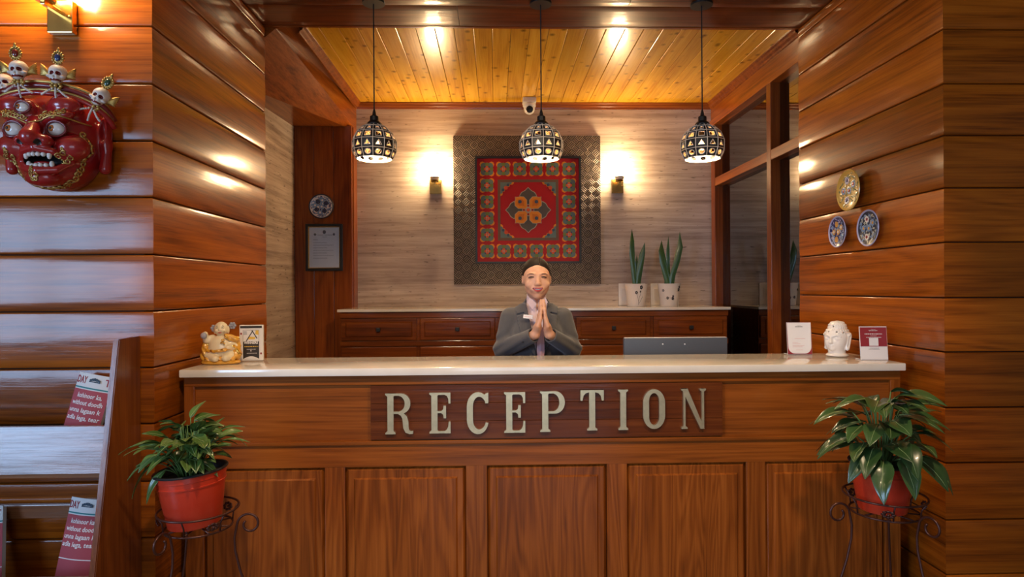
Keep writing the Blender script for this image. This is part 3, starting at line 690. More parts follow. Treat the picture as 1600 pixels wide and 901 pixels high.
def painting():
    c0 = at(708, 212, 4.96); c1 = at(939, 443, 4.96); cx = (c0.x+c1.x)/2; cz = (c0.z+c1.z)/2; h = (c1.x-c0.x)/2; hz = (c0.z-c1.z)/2
    t = thing('painting', 'square red floral mandala painting in a wide woven metal frame', 'painting', (cx, BACK-0.001, cz))
    p0 = at(742, 244, 4.95); p1 = at(908.5, 411, 4.95); hi = (p1.x-p0.x)/2; ox = (p0.x+p1.x)/2 - cx; oz = (p0.z+p1.z)/2 - cz; hz_i = (p0.z-p1.z)/2
    fr = MB(); Y0, Y1 = -0.045, 0.0
    i0, i1, k0, k1 = ox-hi, ox+hi, oz-hz_i, oz+hz_i
    fr.box(-h, h, Y0, Y1, k1, hz).box(-h, h, Y0, Y1, -hz, k0).box(-h, i0, Y0, Y1, k0, k1).box(i1, h, Y0, Y1, k0, k1)
    fr.build('woven_frame', 'weave', t)
    fi = MB(); e = 0.016
    fi.box(i0, i1, Y0-0.012, Y0+0.02, k1-e, k1).box(i0, i1, Y0-0.012, Y0+0.02, k0, k0+e).box(i0, i0+e, Y0-0.012, Y0+0.02, k0+e, k1-e).box(i1-e, i1, Y0-0.012, Y0+0.02, k0+e, k1-e)
    fi.build('inner_frame', 'black_metal', t)
    MB().box(i0+0.002, i1-0.002, Y0+0.006, Y1, k0+0.002, k1-0.002).build('canvas', 'paint_red', t)
    s = hi                                               # half size of the painted square
    def flat(name, polys, mat, y):
        m = MB()
        for n_, q in enumerate(polys): m.prism(q, y-0.0008-0.00005*n_, y+0.0002)
        return m.build(name, mat, t, (ox, 0, oz))
    yb = Y0+0.006
    # border of flower motifs, six to a side
    mb = MB(); r = s*0.128
    def motif(polys, mat, dy):
        mb.cur = mat
        for n_, q in enumerate(polys): mb.prism(q, yb-dy-0.0004-0.00004*n_, yb-dy+0.0003)
    A = [45, 135, 225, 315]
    motif([disc(r*0.95*math.cos(math.radians(a)), r*0.95*math.sin(math.radians(a)), r*0.42, 8) for a in A], 0, 0.0)
    motif([disc(r*0.62*math.cos(math.radians(a)), r*0.62*math.sin(math.radians(a)), r*0.50, 10) for a in A], 1, 0.0008)
    motif([disc(r*0.66*math.cos(math.radians(a)), r*0.66*math.sin(math.radians(a)), r*0.30, 8) for a in (0, 90, 180, 270)], 5, 0.0012)
    motif([disc(r*0.40*math.cos(math.radians(a)), r*0.40*math.sin(math.radians(a)), r*0.15, 8) for a in A], 2, 0.0018)
    motif([disc(r*0.24*math.cos(math.radians(a)), r*0.24*math.sin(math.radians(a)), r*0.22, 8) for a in (0, 90, 180, 270)], 3, 0.0024)
    motif([disc(r*0.16*math.cos(math.radians(a)), r*0.16*math.sin(math.radians(a)), r*0.09, 6) for a in A] , 4, 0.003)
    me = mb.mesh('flower_motif', ['paint_orange', 'paint_teal', 'paint_blue', 'paint_scarlet', 'paint_pale', 'paint_green'])
    g = s*0.775; stp = 2*g/5
    for i in range(6):
        for j in range(6):
            if 0 < i < 5 and 0 < j < 5: continue
            link('flower_motif', me, t, (ox-g+stp*i, 0, oz-g+stp*j))
    # inner square band
    q = s*0.575; w = s*0.05
    flat('band', [[(-q, q-w), (q, q-w), (q, q), (-q, q)], [(-q, -q), (q, -q), (q, -q+w), (-q, -q+w)], [(-q, -q), (-q+w, -q), (-q+w, q), (-q, q)], [(q-w, -q), (q, -q), (q, q), (q-w, q)]], 'paint_brown', yb)
    q -= w
    for sx in (-1, 1):
        for sz in (-1, 1):
            def cor(k):
                L = q*k; st = 5; pl = [(q, q), (q-L, q)]
                for n_ in range(1, st*4):
                    u = n_/(st*4); sag = 0.55*math.sin(PI*u)**0.8; wob = 0.035*q*abs(math.sin(PI*u*st))
                    pl.append((q-L*(1-u)*(1-sag*0.35)-wob, q-L*u*(1-sag*0.35)-wob))
                pl.append((q, q-L)); pl = [(sx*a_, sz*b_) for a_, b_ in pl]
                ar = sum(pl[i][0]*pl[(i+1)%len(pl)][1]-pl[(i+1)%len(pl)][0]*pl[i][1] for i in range(len(pl)))
                return pl if ar > 0 else pl[::-1]
            for k, mt, y in ((0.50, 'paint_orange', yb-0.0002), (0.42, 'paint_teal', yb-0.0012)):
                flat('corner_ornament', [cor(k)], mt, y)
            flat('corner_flower', [disc(sx*q*0.80, sz*q*0.80, q*0.07)], 'paint_scarlet', yb-0.002)
            flat('corner_flower', [disc(sx*q*0.90, sz*q*0.72, q*0.055), disc(sx*q*0.72, sz*q*0.90, q*0.055)], 'paint_blue', yb-0.0026)
    # ogee petals and the central blossom
    def petal(a, k, y):
        base = [(-0.10, 0.10), (0.10, 0.10), (0.16, 0.19), (0.165, 0.28), (0.13, 0.335), (0.06, 0.375), (0.0, 0.435), (-0.06, 0.375), (-0.13, 0.335), (-0.165, 0.28), (-0.16, 0.19)]
        ca, sa = math.cos(a), math.sin(a); c_ = 0.26
        return [((x*k)*s*ca - (c_+(z-c_)*k)*s*sa, (x*k)*s*sa + (c_+(z-c_)*k)*s*ca) for x, z in base]
    for a in (0, PI/2, PI, 3*PI/2):
        flat('petal_outline', [petal(a, 1.0, 0)], 'paint_pale', yb); flat('petal', [petal(a, 0.9, 0)], 'paint_grey', yb-0.0009)
    def heart(a, k, c_=0.14):
        base = [(0.0, 0.0), (0.10, 0.02), (0.19, 0.02), (0.255, 0.08), (0.26, 0.15), (0.245, 0.205), (0.252, 0.252), (0.205, 0.245), (0.15, 0.26), (0.08, 0.255), (0.02, 0.19), (0.02, 0.10)]
        ca, sa = math.cos(a), math.sin(a)
        return [((c_+(x-c_)*k)*s*ca - (c_+(z-c_)*k)*s*sa, (c_+(x-c_)*k)*s*sa + (c_+(z-c_)*k)*s*ca) for x, z in base]
    for i in range(4):
        a = i*PI/2
        flat('blossom_outline', [heart(a, 1.0)], 'paint_pale', yb-0.002); flat('blossom_petal', [heart(a, 0.92)], 'paint_orange', yb-0.003)
        flat('blossom_shade', [heart(a, 0.5)], 'paint_amber', yb-0.0038)
        b_ = a + PI/4; flat('blossom_eye', [disc(0.22*s*math.cos(b_), 0.22*s*math.sin(b_), 0.035*s, 8)], 'paint_blue', yb-0.0046)
    flat('blossom_centre', [disc(0, 0, 0.06*s, 8)], 'paint_pale', yb-0.0046); flat('blossom_centre', [disc(0, 0, 0.035*s, 8)], 'paint_scarlet', yb-0.0054)
    return t
painting()

# ------------------------------------------------------------------ ceiling camera
def cctv():
    p = at(827, 163, 4.86)
    t = thing('security_camera', 'white ceiling security camera with a black lens above the painting', 'camera', (p.x, 4.86, CEIL-0.001))
    M['cam_white'] = plain('white_plastic', (0.72, 0.68, 0.64), 0.35)
    m = MB(); m.bbox(-0.052, 0.052, -0.05, 0.05, -0.040, -0.0005, 0.008); m.build('mount_box', 'cam_white', t, smooth=AUTO)
    m = MB(); m.lathe([(0.044, -0.040), (0.050, -0.046), (0.051, -0.060), (0.047, -0.068)], 24); m.build('collar', 'cam_white', t, smooth=AUTO)
    m = MB(); m.ball((0, 0, -0.080), (0.043, 0.043, 0.045), 20, 14); m.build('dome', 'cam_white', t, smooth=True)
    m = MB(); m.lathe([(0.024, 0.0), (0.027, 0.012), (0.022, 0.014), (0.004, 0.008)], 20)
    m.xf(Matrix.Translation((0, -0.034, -0.092)) @ Matrix.Rotation(math.radians(112), 4, 'X')); m.build('lens', 'black_metal', t, smooth=AUTO)
cctv()

# ------------------------------------------------------------------ implicit surfaces for the carved and living shapes
def V3(c): return (np.float32(c[0]), np.float32(c[1]), np.float32(c[2]))
def s_ball(p, c, r): return np.sqrt((p[0]-c[0])**2 + (p[1]-c[1])**2 + (p[2]-c[2])**2) - r
def s_ell(p, c, r, rot=None):
    x, y, z = p[0]-c[0], p[1]-c[1], p[2]-c[2]
    if rot is not None:
        R = rot.transposed(); x, y, z = (R[0][0]*x+R[0][1]*y+R[0][2]*z, R[1][0]*x+R[1][1]*y+R[1][2]*z, R[2][0]*x+R[2][1]*y+R[2][2]*z)
    a, b, c_ = x/r[0], y/r[1], z/r[2]
    k0 = np.sqrt(a*a+b*b+c_*c_) + 1e-6; k1 = np.sqrt((a/r[0])**2 + (b/r[1])**2 + (c_/r[2])**2) + 1e-6
    return k0*(k0-1)/k1
def s_cap(p, a, b, ra, rb=None):
    rb = ra if rb is None else rb
    dx, dy, dz = b[0]-a[0], b[1]-a[1], b[2]-a[2]; L = dx*dx+dy*dy+dz*dz
    x, y, z = p[0]-a[0], p[1]-a[1], p[2]-a[2]
    t = np.clip((x*dx+y*dy+z*dz)/L, 0, 1)
    return np.sqrt((x-t*dx)**2 + (y-t*dy)**2 + (z-t*dz)**2) - (ra + (rb-ra)*t)
def s_chain(p, pts, rs, k=0.0):
    d = None
    for i in range(len(pts)-1):
        e = s_cap(p, pts[i], pts[i+1], rs[i], rs[i+1]); d = e if d is None else (np.minimum(d, e) if not k else smin(d, e, k))
    return d
def s_box(p, c, h, r=0.0):
    q = [np.abs(p[i]-c[i]) - (h[i]-r) for i in range(3)]
    return np.sqrt(sum(np.maximum(v, 0)**2 for v in q)) + np.minimum(np.maximum(q[0], np.maximum(q[1], q[2])), 0) - r
def smin(a, b, k):
    h = np.maximum(k - np.abs(a-b), 0)/k
    return np.minimum(a, b) - h*h*k*0.25
def smax(a, b, k): return -smin(-a, -b, k)
def U(*ds, k=0.01):
    d = ds[0]
    for e in ds[1:]: d = smin(d, e, k)
    return d
def rotm(rx=0, ry=0, rz=0): return (Matrix.Rotation(rz, 3, 'Z') @ Matrix.Rotation(ry, 3, 'Y') @ Matrix.Rotation(rx, 3, 'X'))

def nets(fn, lo, hi, h, blk=16):
    """surface nets over a sparse block evaluation of the distance function fn"""
    n = [int(math.ceil((hi[i]-lo[i])/h/blk))*blk + 1 for i in range(3)]
    D = np.full(n, 1.0, np.float32)
    ax = [np.float32(lo[i]) + np.arange(n[i], dtype=np.float32)*np.float32(h) for i in range(3)]
    nb = [(m-1)//blk for m in n]
    cs = [np.array([lo[i] + (b*blk+blk/2)*h for b in range(nb[i])], np.float32) for i in range(3)]
    G = np.meshgrid(*cs, indexing='ij'); dc = fn(tuple(g.ravel() for g in G)).reshape(nb)
    rad = blk*h*0.5*1.74*1.9 + 2*h
    for i, j, k in zip(*np.where(np.abs(dc) < rad)):
        sl = tuple(slice(b*blk, b*blk+blk+1) for b in (i, j, k))
        g = np.meshgrid(ax[0][sl[0]], ax[1][sl[1]], ax[2][sl[2]], indexing='ij')
        D[sl] = fn(tuple(q.ravel() for q in g)).reshape(g[0].shape)
    for i, j, k in zip(*np.where((np.abs(dc) >= rad) & (dc < 0))):
        D[i*blk+1:i*blk+blk, j*blk+1:j*blk+blk, k*blk+1:k*blk+blk] = -1
    # boundary planes of deep blocks
    ins = D < 0
    cn = np.zeros([m-1 for m in n], np.int8)
    for a in (0, 1):
        for b in (0, 1):
            for c in (0, 1): cn += ins[a:n[0]-1+a, b:n[1]-1+b, c:n[2]-1+c]
    act = (cn > 0) & (cn < 8); idx = np.argwhere(act)
    vid = np.full(act.shape, -1, np.int64); vid[act] = np.arange(len(idx))
    acc = np.zeros((len(idx), 3)); cnt = np.zeros(len(idx))
    cor = [(a, b, c) for a in (0, 1) for b in (0, 1) for c in (0, 1)]
    I, J, K = idx.T
    for p in cor:
        for q in cor:
            if p < q and sum(abs(p[m]-q[m]) for m in range(3)) == 1:
                da = D[I+p[0], J+p[1], K+p[2]]; db = D[I+q[0], J+q[1], K+q[2]]
                s = (da < 0) != (db < 0); t = np.where(s, da/(np.where(s, da-db, 1)), 0)
                for m in range(3): acc[:, m] += np.where(s, p[m] + t*(q[m]-p[m]), 0)
                cnt += s
    vs = (idx + acc/cnt[:, None])*h + np.array(lo)
    quads = []
    for a in range(3):
        b, c = (a+1) % 3, (a+2) % 3
        s0 = [slice(1, m-1) for m in n]; s0[a] = slice(0, n[a]-1); s1 = list(s0); s1[a] = slice(1, n[a])
        A = ins[tuple(s0)]; B = ins[tuple(s1)]; e = np.argwhere(A != B)
        if not len(e): continue
        off = np.array([1, 1, 1]); off[a] = 0; e2 = e + off
        fl = A[tuple(e.T)]
        def at_(db, dc):
            q = e2.copy(); q[:, b] -= db; q[:, c] -= dc; return vid[q[:, 0], q[:, 1], q[:, 2]]
        Q = np.stack([at_(1, 1), at_(0, 1), at_(0, 0), at_(1, 0)], 1)
        Q[~fl] = Q[~fl][:, ::-1]; quads.append(Q)
    Q = np.concatenate(quads); Q = Q[(Q >= 0).all(1)]
    return vs, Q
def sdf_mesh(name, fn, lo, hi, h, mats, paint=None):
    vs, Q = nets(fn, lo, hi, h)
    me = bpy.data.meshes.new(name); me.vertices.add(len(vs)); me.vertices.foreach_set('co', vs.astype(np.float32).ravel())
    me.loops.add(len(Q)*4); me.loops.foreach_set('vertex_index', Q.astype(np.int32).ravel())
    me.polygons.add(len(Q)); me.polygons.foreach_set('loop_start', np.arange(0, len(Q)*4, 4, dtype=np.int32))
    me.polygons.foreach_set('use_smooth', np.ones(len(Q), bool))
    for m in (mats if isinstance(mats, (list, tuple)) else [mats]): me.materials.append(M[m] if isinstance(m, str) else m)
    if paint is not None:
        ce = vs[Q].mean(1); me.polygons.foreach_set('material_index', paint((ce[:, 0], ce[:, 1], ce[:, 2])).astype(np.int32))
    me.update(calc_edges=True); me.validate(); return me

def text_mesh(s, size, mat, bold=0.0, shear=0.0, width=None, align='LEFT', thick=0.0002):
    cu = bpy.data.curves.new('lettering', 'FONT'); cu.body = s; cu.size = size; cu.align_x = align; cu.extrude = thick; cu.offset = bold; cu.shear = shear; cu.resolution_u = 2
    o = bpy.data.objects.new('lettering', cu); C.objects.link(o)
    bpy.context.view_layer.update()
    me = bpy.data.meshes.new_from_object(o.evaluated_get(bpy.context.evaluated_depsgraph_get()))
    bpy.data.objects.remove(o); bpy.data.curves.remove(cu)
    me.materials.clear(); me.materials.append(M[mat])
    for v in me.vertices: v.co = (v.co.x, -v.co.z, v.co.y)      # lies in x,z and looks to -y
    if width and len(me.vertices):
        xs_ = [v.co.x for v in me.vertices]; a, b = min(xs_), max(xs_); k = width/(b-a); c0 = a if align == 'LEFT' else (a+b)/2
        for v in me.vertices: v.co.x = c0 + (v.co.x-c0)*k if align != 'LEFT' else (v.co.x-a)*k
    me.update(); return me

# ------------------------------------------------------------------ red guardian mask
M['mask_red'] = plain('red_lacquer', (0.34, 0.012, 0.014), 0.25, coat=0.5, noise=0.2, nscale=9)
M['mask_dark'] = plain('dark_red_lacquer', (0.16, 0.006, 0.010), 0.3, coat=0.4)
M['mask_gold'] = plain('old_gold', (0.50, 0.33, 0.10), 0.38, metal=0.75, noise=0.3, nscale=60)
M['mask_black'] = plain('mask_black', (0.012, 0.008, 0.008), 0.5)
M['bone'] = plain('bone_white', (0.66, 0.60, 0.54), 0.45, noise=0.12, nscale=50)
M['eye_white'] = plain('eye_white', (0.70, 0.66, 0.60), 0.2, coat=0.5)
M['amber'] = plain('amber_iris', (0.45, 0.14, 0.03), 0.2, coat=0.5)
M['gem_blue'] = plain('blue_gem', (0.01, 0.03, 0.12), 0.1, coat=0.8)
M['gem_red'] = plain('red_gem', (0.15, 0.004, 0.006), 0.1, coat=0.8)
M['gem_green'] = plain('green_gem', (0.01, 0.05, 0.03), 0.1, coat=0.8)
def mask_fn(p):
    d = s_ell(p, (0.012, 0.0, -0.080), (0.160, 0.155, 0.180))
    d = U(d, s_ell(p, (0.03, -0.07, -0.19), (0.105, 0.09, 0.075)), k=0.04)
    for s in (-1, 1):
        x = 0.012 + 0.0
        d = U(d, s_ell(p, (x+s*0.085, -0.115, 0.02), (0.055, 0.045, 0.036)), k=0.02)
        d = U(d, s_ell(p, (0.018+s*0.062, -0.143, -0.030), (0.062, 0.030, 0.022), rotm(0, s*-0.25, 0)), k=0.015)
        d = U(d, s_ell(p, (0.022+s*0.098, -0.118, -0.128), (0.058, 0.050, 0.045)), k=0.02)
        d = U(d, s_ell(p, (0.034+s*0.036, -0.182, -0.118), (0.026, 0.028, 0.022)), k=0.010)
        ear = U(s_ell(p, (0.012+s*0.170, -0.03, -0.055), (0.020, 0.026, 0.062)), s_cap(p, (0.012+s*0.174, -0.028, -0.10), (0.012+s*0.166, -0.028, -0.185), 0.016, 0.020), k=0.02)
        ear = smax(ear, -s_ell(p, (0.012+s*0.168, -0.052, -0.052), (0.010, 0.022, 0.040)), 0.008)
        d = U(d, ear, k=0.012)
        d = smax(d, -s_ell(p, (0.0175+s*0.0725, -0.172, -0.071), (0.036, 0.022, 0.024)), 0.012)
        d = smax(d, -s_ball(p, (0.034+s*0.030, -0.208, -0.128), 0.011), 0.006)
    d = U(d, s_ell(p, (-0.008, -0.155, 0.0), (0.030, 0.022, 0.030)), k=0.02)
    d = U(d, s_cap(p, (0.02, -0.155, -0.05), (0.036, -0.205, -0.108), 0.018, 0.030), k=0.015)
    d = U(d, s_ell(p, (0.033, -0.135, -0.238), (0.058, 0.042, 0.028)), k=0.02)
    lip = s_chain(p, [(-0.030, -0.150, -0.182), (0.0, -0.182, -0.150), (0.045, -0.195, -0.143), (0.092, -0.175, -0.152), (0.125, -0.130, -0.182)], [0.011, 0.013, 0.013, 0.012, 0.010])
    low = s_chain(p, [(-0.030, -0.150, -0.182), (-0.005, -0.165, -0.208), (0.045, -0.180, -0.218), (0.095, -0.160, -0.212), (0.125, -0.130, -0.182)], [0.010, 0.014, 0.015, 0.013, 0.010])
    d = smax(d, -s_ell(p, (0.047, -0.185, -0.180), (0.066, 0.075, 0.026)), 0.008)
    d = U(d, lip, low, k=0.008)
    return np.maximum(d, p[1]+0.001)
def mask_paint(p):
    m = np.zeros(len(p[0]))
    cav = (s_ell(p, (0.047, -0.150, -0.180), (0.064, 0.045, 0.028)) < 0)
    m[cav] = 1
    for s in (-1, 1): m[s_ball(p, (0.034+s*0.030, -0.208, -0.128), 0.0118) < 0] = 1
    return m
def mask():
    t = thing('guardian_mask', 'large red wrathful mask with skull crown hung on the left planks', 'mask', (-1.602, YF-0.004, 2.06))
    face = link('face', sdf_mesh('face', mask_fn, (-0.20, -0.26, -0.29), (0.22, 0.01, 0.09), 0.003, ['mask_red', 'mask_black'], mask_paint), t)
    def surf(x, z):
        ys = np.linspace(-0.26, 0, 131); q = np.full(131, x), ys, np.full(131, z); d = mask_fn(tuple(np.asarray(a, np.float32) for a in q))
        w = np.where(d < 0)[0]; return ys[w[0]] if len(w) else -0.02
    # eyes: white ball, iris, pupil
    for (c, r) in (((-0.010, -0.168, -0.001), 0.021), ((0.090, -0.148, -0.071), 0.027), ((-0.055, -0.148, -0.071), 0.027)):
        e = MB().ball(c, (r*1.12, r*0.8, r*0.9), 16, 10).build('eyeball', 'eye_white', t, smooth=True)
        ix = c[0] - 0.008; i = MB(); i.ball((ix, c[1]-r*0.66, c[2]+0.001), (r*0.42, r*0.25, r*0.42), 12, 8); i.build('iris', 'amber', e, smooth=True)
        MB().ball((ix-0.001, c[1]-r*0.86, c[2]+0.001), (r*0.20, r*0.10, r*0.20), 10, 6).build('pupil', 'mask_black', e, smooth=True)
        lid = MB(); lid.tube([(c[0]+r*1.25*math.cos(a), c[1]-r*0.25-0.006*math.sin(a)**2, c[2]+r*1.0*math.sin(a)) for a in [2*PI*k/20 for k in range(20)]], 0.0045, 6, closed=True)
        lid.build('eyelid', 'mask_dark', e, smooth=True)
    # teeth and tongue
    for k in range(6):
        x = 0.006 + 0.0155*k; y = -0.176 - 0.014*math.sin(PI*(k+0.5)/6); f = k in (0, 5)
        MB().ball((x, y, -0.164), (0.0085, 0.007, 0.016 if f else 0.008), 8, 6).build('tooth', 'bone', t, smooth=True)
        MB().ball((x+0.002, y+0.010, -0.200 if not f else -0.195), (0.0085, 0.007, 0.012 if f else 0.008), 8, 6).build('tooth', 'bone', t, smooth=True)
    MB().ball((0.045, -0.145, -0.190), (0.035, 0.030, 0.010), 14, 8).build('tongue', 'mask_red', t, smooth=True)
    # gilded scrolls laid on the surface
    def curl(mb, x, z, r, a0, sgn, turns=1.3, th=0.0030):
        pts = []; y_c = surf(x, z)
        for k in range(15):
            u = k/14; rr = r*(1-0.8*u); a = a0 + sgn*2*PI*turns*u
            xx = x + rr*math.cos(a); zz = z + rr*math.sin(a); pts.append((xx, min(max(surf(xx, zz), y_c-0.006), y_c+0.006)-0.002, zz))
        mb.tube(pts, [th*(1-0.4*k/14) for k in range(15)], 5)
    c0 = Vector((0.02, -0.05, -0.125))
    def jaw(ph):                                     # point of the jaw line met along a ray from inside the head
        d = Vector((math.cos(ph)*0.95, -0.30, math.sin(ph)*0.95)).normalized()
        ts = np.linspace(0.03, 0.26, 231, dtype=np.float32); v = mask_fn((c0.x+ts*d.x, c0.y+ts*d.y, c0.z+ts*d.z)); w = np.where(v < 0)[0]
        return c0 + d*float(ts[w[-1]])
    def grad(q):
        e = 0.004; f = lambda x, y, z: float(mask_fn((np.array([x], np.float32), np.array([y], np.float32), np.array([z], np.float32)))[0])
        return Vector((f(q.x+e, q.y, q.z)-f(q.x-e, q.y, q.z), f(q.x, q.y+e, q.z)-f(q.x, q.y-e, q.z), f(q.x, q.y, q.z+e)-f(q.x, q.y, q.z-e))).normalized()
    nbd = 30
    for i in range(nbd):
        ph = math.radians(22 - 226*i/(nbd-1)); q = jaw(ph); t1 = (jaw(ph-0.03)-q).normalized(); nn = grad(q); t2 = nn.cross(t1).normalized(); sg = 1 if i % 2 else -1
        pts = []
        for k in range(15):
            u = k/14; rr = 0.0135*(1-0.8*u); a = i*0.7 + sg*2*PI*1.25*u; pts.append(q + nn*0.002 + t1*rr*math.cos(a) + t2*rr*math.sin(a))
        MB().tube(pts, [0.0045*(1-0.4*k/14) for k in range(15)], 5).build('beard_curl', 'mask_gold', t, smooth=True)
    for cx, cz, w in ((0.118, -0.168, 1.0), (-0.075, -0.165, 0.9), (0.030, -0.232, 0.9)):
        m = MB()
        for dx, dz, r, a, s in ((0, 0.012, 0.010, 0.5, 1), (0.011, 0.0, 0.010, 2.0, -1), (-0.011, 0.0, 0.010, 1.0, 1), (0.005, -0.013, 0.010, 3.0, 1), (-0.006, -0.014, 0.009, 0.0, -1), (0.0, 0.026, 0.006, 1.5, 1)):
            curl(m, cx+dx*w, cz+dz*w, r*w, a, s)
        m.build('cheek_scroll', 'mask_gold', t, smooth=True)
    for s in (-1, 1):
        m = MB()
        for k in range(8): curl(m, 0.018+s*(0.028+0.0105*k), -0.032+0.0015*k+0.010*(k % 2), 0.011, k*1.1, s)
        m.build('eyebrow', 'mask_gold', t, smooth=True)
        m = MB(); pts = [(0.015+s*(0.008+0.013*k), -0.048+0.010*math.sin(k*0.5-1.0)+0.0018*k) for k in range(11)]
        m.tube([(x, surf(x, z)-0.002, z) for x, z in pts], 0.0032, 6); m.build('brow_line', 'mask_gold', t, smooth=True)
    # headband: gilt edges and a red fillet arching over the brow
    def band(u, dz): a = math.radians(180-180*u); return (0.006+0.215*math.cos(a), -0.030-0.105*math.sin(a)**0.8, -0.028+0.115*math.sin(a)**0.75+dz)
    hb = MB()
    for dz, r, mi in ((0.014, 0.0055, 0), (0.0, 0.0100, 1), (-0.014, 0.0055, 0), (-0.026, 0.009, 2)):
        hb.cur = mi; hb.tube([band(0.02+0.96*k/30, dz) for k in range(31)], r, 8)
    hb.build('headband', ['mask_gold', 'mask_dark', 'mask_red'], t, smooth=True)
    # skulls of the crown
    def skull_fn(p):
        d = U(s_ell(p, (0, 0, 0.004), (0.0215, 0.024, 0.021)), s_ell(p, (0, -0.010, -0.016), (0.014, 0.014, 0.012)), k=0.010)
        for s in (-1, 1):
            d = smax(d, -s_ell(p, (s*0.0085, -0.024, -0.003), (0.0062, 0.010, 0.0045), rotm(0, s*0.3, 0)), 0.003)
            d = U(d, s_ell(p, (s*0.0165, -0.012, -0.010), (0.006, 0.008, 0.004)), k=0.004)
        return smax(d, -s_ell(p, (0, -0.025, -0.0125), (0.003, 0.006, 0.004)), 0.002)
    def skull_paint(p):
        m = np.zeros(len(p[0]))
        for s in (-1, 1): m[s_ell(p, (s*0.0085, -0.024, -0.003), (0.0070, 0.011, 0.0052), rotm(0, s*0.3, 0)) < 0] = 1
        m[(np.abs(p[2]+0.021) < 0.0025) & (p[1] < -0.012)] = 1
        return m
    sk = sdf_mesh('skull', skull_fn, (-0.03, -0.035, -0.035), (0.03, 0.03, 0.035), 0.0016, ['bone', 'gem_red'], skull_paint)
    jewel = MB()
    jewel.cur = 0
    for k in range(14): a = 2*PI*k/14; jewel.ball((0.0125*math.cos(a), 0, 0.0165*math.sin(a)), 0.0036, 6, 5)
    jewel.ball((0, 0, 0.021), (0.004, 0.003, 0.008), 6, 5); jewel.ball((0, 0.001, 0), (0.012, 0.003, 0.016), 12, 8); jewel.cur = 1; jewel.ball((0, -0.003, 0), (0.0075, 0.004, 0.0105), 12, 8)
    rosette = MB()
    for k in range(8): a = 2*PI*k/8; rosette.ball((0.011*math.cos(a), 0, 0.008*math.sin(a)), 0.0048, 6, 5)
    rosette.ball((0, -0.003, 0), 0.005, 8, 6)
    ros = rosette.mesh('rosette', 'mask_gold', True)
    fin = MB()
    for k in range(6):
        u = k/5; pts = [(0.010+0.030*v, 0.004, -0.012+(0.004+0.030*u)*v + 0.006*math.sin(PI*v)*(1-u)) for v in (0, 0.3, 0.6, 0.85, 1)]
        fin.tube(pts, [0.003, 0.006, 0.006, 0.004, 0.001], 5)
    finm = fin.mesh('ear_fan', 'mask_gold', True)
    for i, (x, y, z, tilt, g) in enumerate(((-0.030, -0.160, 0.130, 0.06, 'gem_red'), (0.084, -0.135, 0.125, -0.05, 'gem_blue'), (0.200, -0.085, 0.062, -0.45, 'gem_green'), (-0.115, -0.110, 0.100, 0.3, 'gem_blue'))):
        s = link('skull', sk, t, (x, y, z), (0, -tilt, 0.25)); s.scale = (1.3, 1.3, 1.3)
        jm = jewel.mesh('jewel', ['mask_gold', g], True); link('jewel', jm, s, (-0.003 if i == 0 else 0.0, -0.006, 0.042))
        link('rosette', ros, s, (0.0, -0.008, -0.034)); link('ear_fan', finm, s)
        if i != 2: link('ear_fan', finm, s, (0, 0, 0), (0, 0, PI))
        bd = MB()
        for sx, L in ((-1, 0.032), (0.15, 0.036), (1, 0.034)):
            for k in range(9): u = k/8; bd.ball((sx*0.030*u**0.7, -0.012-0.004*math.sin(PI*u), -0.040-L*u*(1-0.35*abs(sx)*u)), 0.0030, 6, 5)
        bd.build('bead_string', 'bone', s, smooth=True)
    return t
mask()

# ------------------------------------------------------------------ magazine rack and newspapers
M['news_pink'] = plain('news_red', (0.36, 0.055, 0.075), 0.7)
M['news_paper'] = plain('news_paper', (0.62, 0.64, 0.66), 0.75)
M['news_teal'] = plain('news_teal', (0.03, 0.20, 0.22), 0.7)
M['news_ink'] = plain('news_ink', (0.03, 0.06, 0.10), 0.7)
M['news_logo'] = plain('news_logo_red', (0.30, 0.03, 0.05), 0.7)
M['news_white'] = plain('news_white', (0.74, 0.74, 0.76), 0.7)
def rack():
    t = thing('magazine_rack', 'slanted wooden magazine rack against the left plank wall', 'rack', (0, 0, 0))
    xr = -1.316; th = 0.022; xl = -2.15
    def side(xa, xb):
        prof = [(2.356, 0.0), (2.356, 1.262), (2.225, 1.260), (1.995, 0.0)]
        m = MB(); m.add([(xa, y, z) for y, z in prof] + [(xb, y, z) for y, z in prof], [(0,1,2,3), (7,6,5,4)] + [(i, i+4, (i+1)%4+4, (i+1)%4) for i in range(4)])
        o = m.build('side_panel', 'rack_z', t)
        b = bmesh.new(); b.from_mesh(o.data); bmesh.ops.recalc_face_normals(b, faces=b.faces); bmesh.ops.bevel(b, geom=b.edges[:], offset=0.003, segments=2, affect='EDGES'); b.to_mesh(o.data); b.free()
    side(xr-th, xr); side(xl, xl+th)
    x0, x1 = xl+th, xr-th
    def yfront(z): return 1.995 + (2.225-1.995)*z/1.26
    for z0, z1, name in ((0.815, 0.968, 'front_rail'), (0.335, 0.488, 'front_rail'), (0.0, 0.10, 'front_rail')):
        m = MB(); a, b = yfront(z0)+0.004, yfront(z1)+0.004
        m.add([(x, y, z) for x in (x0, x1) for y, z in ((a, z0), (a+0.02, z0), (b+0.02, z1), (b, z1))], [(0,1,2,3), (7,6,5,4), (0,4,5,1), (1,5,6,2), (2,6,7,3), (3,7,4,0)])
        o = m.build(name, 'rack', t); bb = bmesh.new(); bb.from_mesh(o.data); bmesh.ops.recalc_face_normals(bb, faces=bb.faces); bb.to_mesh(o.data); bb.free()
    MB().bbox(x0, x1, 2.318, 2.338, 0.605, 0.655, 0.003).build('back_slat', 'rack', t)
    for z in (0.815, 0.335): MB().box(x0, x1, yfront(z)+0.02, 2.34, z-0.018, z).build('shelf', 'rack', t)
rack()
